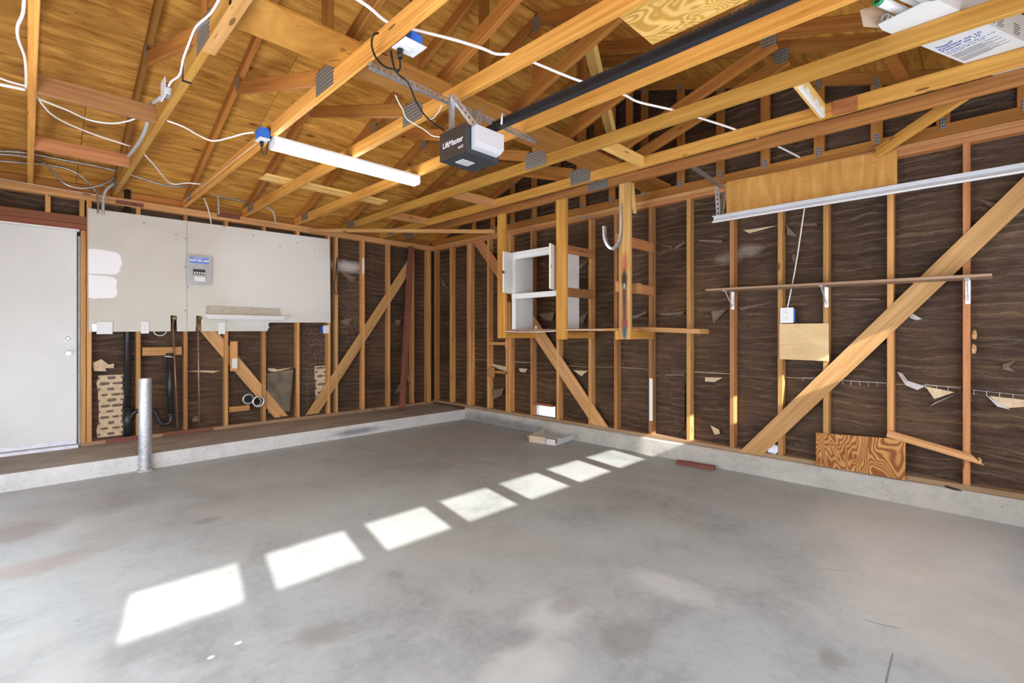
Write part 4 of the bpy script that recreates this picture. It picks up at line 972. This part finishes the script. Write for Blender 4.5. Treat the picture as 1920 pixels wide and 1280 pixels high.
# switches and outlets
def pc(u0, v0, u1, v1, y_): return (Y(u0, v0, y_)+Y(u1, v1, y_))/2
for nm, u0, v0, u1, v1, lab, bxd, sl in (('light_switch', 181, 603, 211, 626, 'double white rocker switch plate below the left drywall panel', .05, 'switch'),
        ('wall_outlet', 264, 603, 279, 625, 'white outlet plate at the lower edge of the left drywall panel', .04, True),
        ('wall_outlet', 409, 605, 422, 626, 'white outlet plate below the narrow white fixture strip', .04, True),
        ('wall_outlet', 606, 610, 617, 625, 'small white outlet on a blue box at the lower right drywall corner', .05, True)):
    yy = yd0-.0065 if u0 < 600 else YS-.012
    c = pc(u0, v0, u1, v1, yy); w_ = Y(u1, 610, yy).x-Y(u0, 610, yy).x; h_ = (v1-v0)/F*(c.x+c.y)/S2
    outlet(nm, None, c, w_, h_, (0, -1, 0), lab, None if u0 < 600 else bxd, sl, (1, 0, 0))
a = Y(172, 607, YS); b = Y(181, 621, YS)
tag(MB().box((a.x, YS-.02, b.z), (b.x, YS+.03, a.z)).build('junction_box', M_galv), 'open metal box left of the double rocker switch', 'junction box')
c = pc(434, 671, 446, 691, YS-.008); outlet('wall_outlet', None, (c.x, YS-.006, c.z), .055, .115, (0, -1, 0), 'old bare outlet on the wooden backing board, low on the back wall', None, True, (1, 0, 0))
# romex loop below left panel
tag(tube('cable_loop', [Y(288, 618, YS+.03), Y(290, 625, YS+.03), Y(299, 629, YS+.03), Y(309, 626, YS+.03), Y(313, 618, YS+.03)], .005, M_romex), 'small white cable loop below the left drywall panel', 'cable')
# valves in their notches
for (u, lab) in ((325, 'left brass hose valve in the drywall notch'), (372.5, 'right brass hose valve in the drywall notch')):
    c = Y(u, 598, YS+.03); v_ = thing('pipe_valve', lab, 'valve', c)
    MB().cyl(c+Vector((0, .0, -.05)), c+Vector((0, 0, .03)), .014, None, 12).cyl(c+Vector((0, 0, .01)), c+Vector((0, -.05, .01)), .010, .014, 12).build('valve_body', M_brass, v_, None, True)
    MB().ring(c+Vector((0, -.052, .01)), (0, 1, 0), .008, .022, .006, 12).build('valve_handle', M_brass, v_, None, True)
tag(tube('copper_pipe', [Y(324, 604, YS-.012), Y(333, 801, YS-.018)], .0085, M_copper, sub=1), 'left copper pipe, slightly tilted, below its brass valve', 'pipe')
tag(tube('copper_pipe', [Y(371, 604, YS-.012), Y(374, 797, YS-.018)], .0085, M_copper, sub=1), 'right upright copper pipe below its brass valve', 'pipe')
c = Y(367, 786, YS-.0)
tag(crumple('plaster_lump', c, (.03, .02, .035), M_paperback, 8), 'small tan lump beside the foot of the right copper pipe', 'plaster lump')
# drain pipe with fitting and trap
dp = thing('drain_pipe', 'black vertical drain pipe with trap behind the galvanized bollard', 'pipe', Y(238, 810, YS+.045))
yy = YS+.045; xp = Y(239, 700, yy).x; rp = .028
zc0, zc1 = ZL+.02, Y(239, 348, yy).z
MB().cyl((xp, yy, zc0), (xp, yy, zc1), rp, None, 20).build('vertical_pipe', M_abs, dp, None, True)
zf0, zf1 = Y(236, 815, yy).z, Y(239, 764, yy).z
MB().cyl((xp, yy-.002, max(zf0, ZL+.045)), (xp, yy-.002, zf1), rp+.009, None, 20).cyl((xp, yy-.002, zf1-.012), (xp, yy-.002, zf1), rp+.014, None, 20).build('tee_fitting', M_abs, dp, None, True)
ytr = YS-.035
tube('trap_arm', [(xp, yy, Y(240, 790, yy).z), Y(250, 775, YS+.02), Y(262, 769, YS-.0), Y(278, 768, ytr), Y(290, 772, ytr), Y(296, 783, ytr), Y(301, 792, ytr), Y(311, 795, ytr), Y(320, 788, ytr), Y(321, 775, ytr)], .024, M_abs, dp, 16)
p0, p1 = Y(320, 778, ytr), Y(317.5, 668, ytr)
MB().cyl(p0, p1, .027, None, 20).build('riser_pipe', M_abs, dp, None, True)
MB().cyl(p0+Vector((0, 0, -.01)), p0+Vector((0, 0, .02)), .031, None, 20).build('slip_nut', M_abs, dp, None, True)
MB().ring(p1+Vector((0, 0, .0)), (0, 0, 1), .020, .031, .035, 20).build('riser_mouth', M_abs, dp, None, True)
MB().ring(p1+Vector((-.004, 0, -.006)), (.15, 0, 1), .027, .040, .008, 20).build('riser_flange', M_white, dp, None, True)
# black object at pipe top and vent clamp
tag(tube('black_hose', [Y(632, 482, YS-.012), Y(629.5, 510, YS-.012), Y(627, 540, YS-.012), Y(630, 551, YS-.012), Y(633, 545, YS-.012), Y(632, 520, YS-.012), Y(632, 484, YS-.012)], .005, M_blackw), 'black cord loop hanging on the stud right of the drywall', 'cord')
tag(MB().bar(Y(545, 777, YS+.0), Y(552, 690, YS+.05), .026, .012, (0, 1, 0)).build('dark_stick', M_dgrey), 'dark thin stick leaning between studs low on the back wall', 'stick')
# dryer vent flange pair
c = Y(484, 752, YS-.03); vt = thing('dryer_vent', 'silver round dryer vent duct sticking out low on the back wall', 'vent duct', c)
MB().ring(c+Vector((0, -.02, 0)), (0, 1, 0), .052, .070, .006, 28).build('flange', M_galvw, vt, None, True)
MB().ring(c+Vector((-.02, -.018, 0)), (.22, 1, 0), .046, .052, .12, 28).build('duct', M_galv, vt, None, True)
c2 = Y(466, 748, YS+.06); MB().ring(c2, (0, 1, 0), .046, .068, .006, 28).build('rear_flange', M_galv, vt, None, True)
MB().cyl(c2+Vector((0, .002, 0)), c2+Vector((0, .01, 0)), .046, None, 24).build('duct_end', M_dgrey, vt)
# bollard
cb = Z(273, 883, 0); cb.y += .02
zt4 = H+(CY-709)*((cb.x+cb.y)/S2)/F; rb_ = 10.4/F*(cb.x+cb.y)/S2
bo = thing('steel_bollard', 'galvanized steel pipe bollard standing on the floor before the ledge', 'bollard', (cb.x, cb.y, 0))
MB().cyl((cb.x, cb.y, .0), (cb.x, cb.y, zt4), rb_, None, 28, False).build('pipe', galv('bollard_steel', (.56, .57, .58), .42, .6), bo, None, True)
MB().cyl((cb.x, cb.y, zt4-.004), (cb.x, cb.y, zt4), rb_*.97, None, 28).build('cap', M_galv, bo)
MB().ring((cb.x, cb.y, .0005), (0, 0, 1), rb_, rb_*1.25, .012, 28).build('grout_collar', M_curb, bo)

# ================================================================== FLOOR THINGS
# flattened cardboard tray
q = [Z(993, 829, 0), Z(1042, 836, 0), Z(1088, 820, 0), Z(1036, 808, 0)]
tray = thing('cardboard_tray', 'open shallow cardboard box with white flaps on the floor by the curb', 'cardboard box', q[0])
MB().prism([p+Vector((0, 0, .004)) for p in q], (0, 0, .003)).build('tray_bottom', plain('tray_liner', (.60, .62, .70), .6), tray)
def wallp(nm, p, r_, h_, out, mat):
    p = Vector(p); r_ = Vector(r_); out = Vector(out)
    n_ = (r_-p).cross(Vector((0, 0, 1))).normalized()*.004
    v = [p, r_, r_+out+Vector((0, 0, h_)), p+out+Vector((0, 0, h_))]; return MB().prism([x_+Vector((0, 0, .004)) for x_ in v], n_).build(nm, mat, tray)
wallp('tray_side', q[0], q[0].lerp(q[1], .62), .075, (0, 0, 0), M_card)
wallp('tray_side', q[0].lerp(q[1], .64), q[1], .055, (.03, .03, 0), M_cardw)
wallp('tray_side', q[1], q[2], .075, (.02, -.02, 0), M_cardw)
wallp('tray_side', q[3], q[2], .07, (0, .0, 0), M_cardw)
wallp('tray_side', q[0], q[3], .07, (-.02, .02, 0), M_card)
MB().prism([p+Vector((0, 0, .078)) for p in (q[1].lerp(q[2], .02), q[2], q[2]+Vector((.015, -.05, 0)), q[1].lerp(q[2], .05)+Vector((.015, -.05, 0)))], (0, 0, .003)).build('tray_flap', M_cardw, tray)
# loose wood on floor
a, b = Z(1268, 870, 0), Z(1338, 882, 0)
tag(board('wood_offcut', a+Vector((.02, 0, .019)), b+Vector((.02, 0, .019)), .036, .06, (0, 0, 1), M_red), 'dark brown wood offcut lying on the floor against the curb', 'wood offcut')

# ================================================================== CEILING THINGS
# tube light
lx0, lx1, ly0, ly1, lz0 = 1.228, 2.445, 3.585, 3.695, 2.562
lt = thing('tube_light', 'long lit white wraparound tube light under the trusses', 'ceiling light', (lx0, ly0, lz0))
MB().box((lx0, ly0, ZB-.018), (lx1, ly1, ZB-.001)).build('housing', M_white, lt)
prof = [(ly0+.004, ZB-.0185), (ly0+.003, lz0+.012), (ly0+.014, lz0), (ly1-.014, lz0), (ly1-.003, lz0+.012), (ly1-.004, ZB-.0185)]
MB().prism([(lx0+.008, y, z) for y, z in prof], (lx1-lx0-.016, 0, 0)).build('diffuser', M_lamp, lt)
for x_ in (lx0, lx1-.007): MB().prism([(x_, y, z) for y, z in [(ly0, ZB-.0185), (ly0, lz0+.01), (ly0+.012, lz0-.003), (ly1-.012, lz0-.003), (ly1, lz0+.01), (ly1, ZB-.0185)]], (.007, 0, 0)).build('end_cap', M_whitep, lt)
# blue outlet box with plug by the light
def bluebox(c, lab, w_=.07, h_=.11, dep=.075, bw=1.0):
    t = thing('ceiling_outlet', lab, 'outlet', c); c = Vector(c)
    MB().box((c.x+w_/2-(w_-.008)*bw-.004, c.y-h_/2*bw+.006, c.z+.003), (c.x+w_/2-.004, c.y+h_/2*bw-.006, c.z+dep)).build('junction_box', M_blue, t)
    MB().box((c.x-w_/2, c.y-h_/2, c.z), (c.x+w_/2, c.y+h_/2, c.z+.004)).build('cover_plate', M_whitep, t)
    for s in (-1, 1): MB().box((c.x-.014, c.y+s*h_*.2-.012, c.z-.002), (c.x+.014, c.y+s*h_*.2+.012, c.z-.0002)).build('receptacle', M_white, t)
    return t, c
b1 = Z(484, 265, 2.60); t1, c1 = bluebox(Vector((TX[2]-.038-.037, b1.y-.02, ZB-.03)), 'blue outlet box with black plug at the left end of the tube light')
pg = MB().cyl(c1+Vector((0, .02, -.002)), c1+Vector((0, .02, -.035)), .015, .010, 12).build('plug', M_black, t1, None, True)
tag(tube('electric_cord', [c1+Vector((0, .02, -.035)), c1+Vector((.005, .03, -.07)), c1+Vector((.035, .04, -.075)), Vector((lx0-.02, ly0+.08, ZB-.05)), Vector((lx0-.012, ly0+.04, ZB-.0)), Vector((lx0-.03, ly0+.02, ZB+.05))], .004, M_blackw), 'short black cord between the blue outlet box and the tube light', 'cord')
b2 = Z(757, 83, ZB-.006); t2, c2_ = bluebox(Vector((TX[2]+.058, b2.y, ZB-.01)), 'white outlet plate on a blue box above the opener, black plug in it', .12, .12, .07, .55)
pgc = Z(750, 92, ZB-.01); MB().cyl((pgc.x, pgc.y, ZB-.012), (pgc.x, pgc.y, ZB-.055), .016, .010, 12).build('plug', M_black, t2, None, True)
# opener
oz0, oz1 = 2.225, 2.375
ox0, ox1, oy0, oy1 = 1.665, 1.915, 2.015, 2.245
op = thing('garage_door_opener', 'dark garage door opener motor with white light lens hanging from angle irons', 'garage opener', (ox0, oy0, oz0))
MB().box((ox0+.004, oy0+.004, oz0), (ox1-.004, oy1-.004, oz1)).build('chassis', M_motorb, op)
MB().box((ox0-.002, oy0, oz0-.004), (ox0+.003, oy1, oz1+.004)).build('side_cover', M_motor, op)
MB().box((ox0, oy0, oz0-.003), (ox1, oy1, oz0-.0005)).build('bottom_tray', M_motorb, op)
MB().box((ox0, oy1-.003, oz0), (ox1, oy1+.002, oz1)).build('rear_cover', M_motor, op)
l0 = Y(881, 245, oy0-.002); 
prof = [(oy0, oz0+.020), (oy0-.035, oz0+.028), (oy0-.062, oz0+.045), (oy0-.062, oz0+.132), (oy0-.05, oz0+.140), (oy0, oz0+.140)]
MB().prism([(ox0+.038, y, z) for y, z in prof], (.186, 0, 0)).build('light_lens', M_lens, op)
cs_, cs2 = .058, .03
text('maker_name', 'LiftMaster', .044, (ox0-.0025, oy1-.028, oz0+.062), (0, -1, 0), (0, 0, 1), M_whitep, op, .0004, 1.0, .0005)
text('model_mark', 'myQ', .022, (ox0-.0025, oy0+.065, oz0+.028), (0, -1, 0), (0, 0, 1), M_whitep, op, .0004)
MB().box((ox0+.06, oy0+.10, oz0-.0045), (ox0+.15, oy0+.17, oz0-.0033)).build('rating_label', M_whitep, op)
for i in range(3): MB().box((ox0+.066, oy0+.112+i*.02, oz0-.0052), (ox0+.144, oy0+.117+i*.02, oz0-.0047)).build('label_line', M_inkk, op)
# rail with chain
rx = (ox0+ox1)/2+.055; rz = 2.395
rl = MB(); rl.box((rx-.015, -.80, rz-.013), (rx+.015, oy0+.10, rz+.016)).build('rail', M_black, op)
MB().box((rx-.018, -.80, rz-.018), (rx+.017, oy0+.02, rz-.0135)).build('rail_flange', plain('rail_flange_steel', (.022, .027, .033), .35, .2), op)
ch = MB(); n_ = 150
for i in range(n_):
    y_ = -.75+i*(oy0+.72)/n_
    ch.box((rx-.018-(.003 if i % 2 else 0), y_, rz+.015), (rx-.009, y_+.0135, rz+.025))
tag(ch.build('drive_chain', plain('chain_steel', (.06, .055, .05), .4, .6), op), kind='stuff')
tube('spring_clip', [Vector((rx-.03, oy0-.12, rz-.02)), Vector((rx-.035, oy0-.13, rz+.03)), Vector((rx-.02, oy0-.12, rz+.04))], .006, M_galvw, op)
# angle iron and hangers
pa2, pb2 = Vector((1.235, 2.262, ZB-.004)), Vector((2.55, 2.318, ZB-.004))
ai = thing('angle_iron', 'long perforated angle iron across the trusses above the opener', 'angle iron', pa2)
perf('angle_leg', pa2+Vector((0, 0, -.017)), pb2+Vector((0, 0, -.017)), .034, .003, (0, 0, 1), M_galv, ai, .034)
hk = Z(831, 186, ZB-.02)
perf('hanger_strap', Vector((ox0+.06, oy1-.02, ZB-.02)), Vector((ox0+.055, oy1-.03, oz1+.005)), .032, .003, (0, 1, 0), M_galv, ai, .03)
perf('hanger_strap', Vector((ox0+.06, oy1-.04, ZB-.03)), Vector((ox1-.02, oy0+.10, oz1+.01)), .032, .003, (0, 0, 1), M_galv, ai, .03)
perf('hanger_strap', Vector((ox1+.05, oy1+.01, ZB-.02)), Vector((ox1+.0, oy1-.03, oz1+.005)), .032, .003, (0, 1, 0), M_galv, ai, .03)
MB().box((ox0+.03, oy0+.06, oz1+.001), (ox1-.03, oy0+.11, oz1+.012)).build('mount_bracket', M_galv, op)
# cords
def zt(u, v): return Z(u, v, ZB-.03)
tag(tube('electric_cord', [Vector((pgc.x, pgc.y, ZB-.055)), Z(750, 128, 2.52), Z(741, 133, 2.50), Z(733, 95, 2.60), Z(736, 118, 2.55), Z(745, 138, 2.55), Z(765, 155, 2.5), Z(780, 190, 2.46), Z(800, 220, 2.42), Z(834, 246, 2.39)], .0045, M_blackw), 'black power cord running from the plug down to the opener motor', 'cord')
tag(tube('black_wire', [Z(709, 62, ZB+.03), Z(700, 66, ZB+.0), Z(697, 85, ZB-.02), Z(705, 108, ZB-.03), Z(722, 125, ZB-.02), Z(741, 130, ZB-.02), Z(748, 134, ZB-.03)], .005, M_blackw), 'black cord arching off the beam above the angle iron', 'cord')
tag(tube('bell_wire', [Z(741, 178, ZB), Z(749, 195, ZB-.03), Z(755, 205, ZB-.05), Z(762, 222, ZB-.08), Z(780, 234, ZB-.12), Z(797, 244, 2.45), Z(810, 254, 2.42), Z(826, 257, 2.37)], .003, M_romex), 'thin white wire sagging down to the opener motor', 'wire')
tag(tube('bell_wire', [Z(829, 197, ZB-.03), Z(822, 210, ZB-.04), Z(813, 221, ZB-.02), Z(805, 224, ZB+.0)], .003, M_romex), 'short thin white wire beside the opener hanger strap', 'wire')
# junction box on truss 2
c = X(308, 168, TX[1]-.065)
jb = thing('junction_box', 'grey metal junction box with white cover under the second truss', 'junction box', c)
MB().cyl(c+Vector((-.0, 0, 0)), c+Vector((.026, 0, 0)), .05, None, 8).build('box', M_galv, jb)
MB().box((c.x-.008, c.y-.06, c.z-.055), (c.x-.002, c.y+.06, c.z+.055)).build('cover', M_whitep, jb)
# cables
xw = TX[1]-.045
tag(tube('taped_cable', [X(415, -8, xw), X(395, 25, xw), X(368, 50, xw), X(355, 80, xw), X(344, 110, xw), X(337, 140, xw), X(322, 152, xw-.01), X(316, 162, xw-.02)], .006, M_romex), 'white cable taped along the second truss down to the junction box', 'cable')
for (u, v, lab) in ((346, 152, 'black tape strap on the second truss beside the junction box'), (436, 8, 'black tape strap near the top edge on the second truss')):
    p = Z(u, v, ZB); tag(MB().box((TX[1]-.041, p.y-.012, ZB-.002), (TX[1]+.002, p.y+.012, ZB-.0005)).box((TX[1]-.0415, p.y-.012, ZB-.002), (TX[1]-.039, p.y+.012, ZB+.095)).build('tape_strap', M_black), lab, 'tape strap')
z5 = ZB+.03
for pts, r_, lab in (
    ([(46, -10), (43, 25), (33, 50), (35, 75), (46, 105), (49, 135), (49, 165)], .007, 'flat white cable hanging left of the leftmost truss beam'),
    ([(-15, 140), (15, 152), (48, 161)], .006, 'upper white cable entering at the left edge'),
    ([(-15, 155), (20, 162), (48, 168)], .010, 'thicker white cable entering at the left edge below the others'),
    ([(68, 178), (80, 196), (98, 215), (130, 233), (180, 253), (244, 274)], .0055, 'long white cable falling from the leftmost truss to the second truss'),
    ([(68, 183), (90, 192), (130, 208), (165, 224), (205, 231), (235, 228), (254, 222)], .0055, 'sagging white cable below the nearer reddish cross block')):
    tag(tube('white_cable', [Z(u, v, z5) for u, v in pts], r_, M_romex), lab, 'cable')
tag(tube('white_cable', [Z(313, 226, ZB+.02), Z(345, 238, ZB+.01), Z(375, 255, ZB), Z(400, 264, ZB-.01), Z(430, 258, ZB), Z(455, 251, ZB), Z(476, 248, ZB+.005)], .006, M_romex), 'white cable sagging from the second truss to the blue outlet box', 'cable')
tag(tube('white_cable', [Z(271, 290, ZB+.03), Z(290, 310, ZB+.03), Z(310, 335, ZB+.03), Z(325, 345, ZB+.03), Z(350, 343, ZB+.03), Z(376, 345, ZB+.03)], .006, M_romex), 'white cable dropping right of the second truss toward the conduits', 'cable')
z6 = ZB+.089+.006
tag(tube('white_cable', [Z(640, -20, z6), Z(690, 12, z6), Z(728, 42, z6), Z(778, 56, z6), Z(850, 74, z6), Z(905, 91, z6), Z(930, 101, z6), Z(965, 103, z6), Z(1003, 118, z6), Z(1085, 151, z6), Z(1140, 164, z6), Z(1175, 180, z6), Z(1200, 192, z6), Z(1270, 208, z6), Z(1315, 222, z6), Z(1385, 245, z6), Z(1460, 275, z6), Z(1513, 302, z6-.01)], .0075, M_romex, sub=4), 'long white cable crossing the roof trusses from top centre to the right wall', 'cable')
yk = 6.24
tag(tube('thin_wire', [Z(362, 268+100, ZB+.01) if False else X(345, 378, TX[2]-.041), X(352, 372, TX[2]-.041), X(400, 333, TX[2]-.041), X(440, 300, TX[2]-.041), X(470, 277, TX[2]-.041), X(481, 268, TX[2]-.041)], .002, M_romex), 'thin white wire stapled along the third truss to the blue box', 'wire')
tag(tube('thin_wire', [Y(-20, 331, YS-.004), Y(60, 345, YS-.004), Y(130, 357, YS-.004), Y(200, 368, YS-.004)], .002, M_romex), 'thin white wire stapled along the back wall top plate', 'wire')
for pts, r_, yy, lab in (
    ([(-20, 283), (20, 284), (45, 286), (70, 290), (120, 300), (170, 309), (219, 320), (240, 326), (262, 333), (300, 345), (335, 350), (372, 346)], .012, 6.0, 'ribbed metal conduit, uppermost of the bundle over the white door'),
    ([(-20, 288), (30, 291), (65, 297), (85, 308), (105, 328), (125, 346), (155, 353), (185, 348), (205, 340), (216, 333)], .011, 6.05, 'ribbed metal conduit hanging in a deep loop over the door'),
    ([(-20, 300), (40, 305), (90, 309), (130, 318), (155, 332), (173, 350), (183, 366), (184, 400)], .010, 6.12, 'ribbed metal conduit turning down into the wall left of the drywall'),
    ([(390, 362), (410, 368), (450, 376), (478, 383)], .011, 6.18, 'short ribbed conduit between the third and fourth trusses')):
    tag(tube('metal_conduit', [Y(u, v, yy) for u, v in pts], r_, M_cond, None, 8, 6, 1, .006), lab, 'conduit')
for pts, r_, yy, lab in (
    ([(226, 316), (224, 330), (215, 343), (200, 355), (194, 372), (193, 402)], .013, 6.14, 'smooth grey cable bending down behind the back top plate'),
    ([(397, 352), (405, 360), (409, 372), (410, 402)], .009, 6.2, 'grey cable bending down behind the drywall top edge'),
    ([(498, 388), (508, 393), (514, 402), (517, 420)], .010, 6.2, 'grey cable curving down above the right drywall panel')):
    tag(tube('grey_cable', [Y(u, v, yy) for u, v in pts], r_, M_cable), lab, 'cable')
tag(tube('grey_cable', [X(303, 183, xw-.01), X(288, 192, xw-.01), X(283, 200, xw), X(278, 225, xw), X(270, 250, xw), X(255, 275, xw), X(238, 296, xw)], .014, M_cable), 'thick grey cable running along the second truss under the junction box', 'cable')
tag(tube('white_cable', [Y(382, 370, 6.25), Y(388, 385, 6.25), Y(393, 402, 6.3), Y(396, 420, 6.34)], .006, M_romex), 'short white cable going down behind the drywall top edge', 'cable')
# printed carton with spare tubes on the beams
ct = [Vector((2.955, .397, 0)), Vector((4.09, -.05, 0))]; dirx = (ct[1]-ct[0]).normalized(); diry = Vector((dirx.y, -dirx.x, 0))
Lc = (ct[1]-ct[0]).length; wc = .23; hc = .13; zc_ = ZB+.0905
Mc = Matrix(((dirx.x, diry.x, 0, ct[0].x), (dirx.y, diry.y, 0, ct[0].y), (0, 0, -1, zc_), (0, 0, 0, 1)))   # local z down
ca = thing('printed_carton', 'long white printed cardboard carton of tubes lying on the beams', 'carton', tuple(ct[0]+Vector((0, 0, zc_))))
def cbx(nm, a, b, mat, par=ca): return MB().box(a, b).build(nm, mat, par, Mc)
cbx('carton_bottom', (0, 0, -.003), (Lc, wc, 0), M_cardw); cbx('carton_side', (0, 0, -hc), (Lc, .003, -.0031), M_cardw); cbx('carton_side', (0, wc-.003, -hc), (Lc, wc, -.0031), M_cardw)
cbx('carton_end', (Lc-.003, .0031, -hc), (Lc, wc-.0031, -.0031), M_cardw); cbx('carton_top', (.26, 0, -hc-.003), (Lc, wc, -hc-.0001), M_cardw)
fl = MB().prism([(0, 0, 0), (0, wc, 0), (-.05, wc*.85, .002), (-.07, .02, .004)], (0, 0, -.003)).build('carton_flap', M_cardw, ca, Mc)
MB().prism([(0, 0, -.01), (0, 0, -hc), (-.09, -.05, -hc*.8), (-.08, -.04, -.02)], (0, .003, 0)).build('carton_flap', M_card, ca, Mc)
tR = dirx; tU = -diry
def ctext(body, size, lx, ly, mat=M_ink, bold=0, z=.0006):
    return text('carton_print', body, size, Mc @ Vector((lx, ly, z)), diry, -dirx, mat, ca, .0002, 1, bold)
ctext('Paquete de 10', .030, .467, .014, M_ink, .0005); ctext('Paquet de 10', .030, .495, .014, M_ink, .0005)
ctext('10 lámparas 121,92 cm T12', .018, .527, .012, M_ink, .0002); ctext('10 lampes 48 po T12', .018, .551, .012, M_ink, .0002)
for i in range(11): cbx('print_line', (.575+i*.0115+(.008 if i > 5 else 0), .014, .0004), (.5785+i*.0115+(.008 if i > 5 else 0), .205-.035*((i*5) % 3), .0009), M_inkk)
for k in range(3): MB().prism([(.405+.008*k+.022*math.sin(q*math.pi/8), .02+.07*q/8, .0005) for q in range(9)]+[(.4085+.008*k+.022*math.sin(q*math.pi/8), .02+.07*q/8, .0005) for q in range(8, -1, -1)], (0, 0, .0004)).build('print_swoosh', M_ink, ca, Mc)
for g0 in (.42, .50, .66):
    for i in range(5): MB().box((g0, wc+.0002, -.022-.012*i), (g0+.055+.01*(i % 2), wc+.0007, -.018-.012*i)).build('print_line', M_inkk, ca, Mc)
# tubes sticking out of the carton
for i, (yy, zz, ex_, lab) in enumerate(((.055, -.075, .14, 'white fluorescent tube with green cap, nearest end in the carton'), (.11, -.09, .10, 'white fluorescent tube resting on top in the carton'), (.165, -.06, .05, 'white fluorescent tube with green cap at the carton corner'), (.04, -.024, .055, 'bare metal ended tube under the others in the carton'))):
    p0 = Mc @ Vector((-ex_, yy, zz)); p1 = Mc @ Vector((Lc-.05, yy, zz)); d_ = (p1-p0).normalized()
    t = thing('fluorescent_tube', lab, 'fluorescent tube', p0, 'spare fluorescent tubes'); r_ = .021 if i < 3 else .017
    MB().cyl(p0+d_*.02, p1, r_, None, 20).build('glass_tube', plain('tube_white_%s' % 'abcd'[i], (.84, .84, .83), .15, 0, .02), t, None, True)
    MB().ring(p0+d_*.003, d_, .012, r_+.001, .018, 20).build('end_cap', M_green if i != 3 else M_galvw, t, None, True)
    MB().cyl(p0+d_*.006, p0+d_*.010, .013, None, 16).build('cap_face', M_black if i != 3 else M_galv, t)
    for s in (-1, 1): MB().cyl(p0-d_*.006+Vector((0, 0, s*.005)), p0+d_*.006+Vector((0, 0, s*.005)), .002, None, 6).build('pin', M_brass, t)
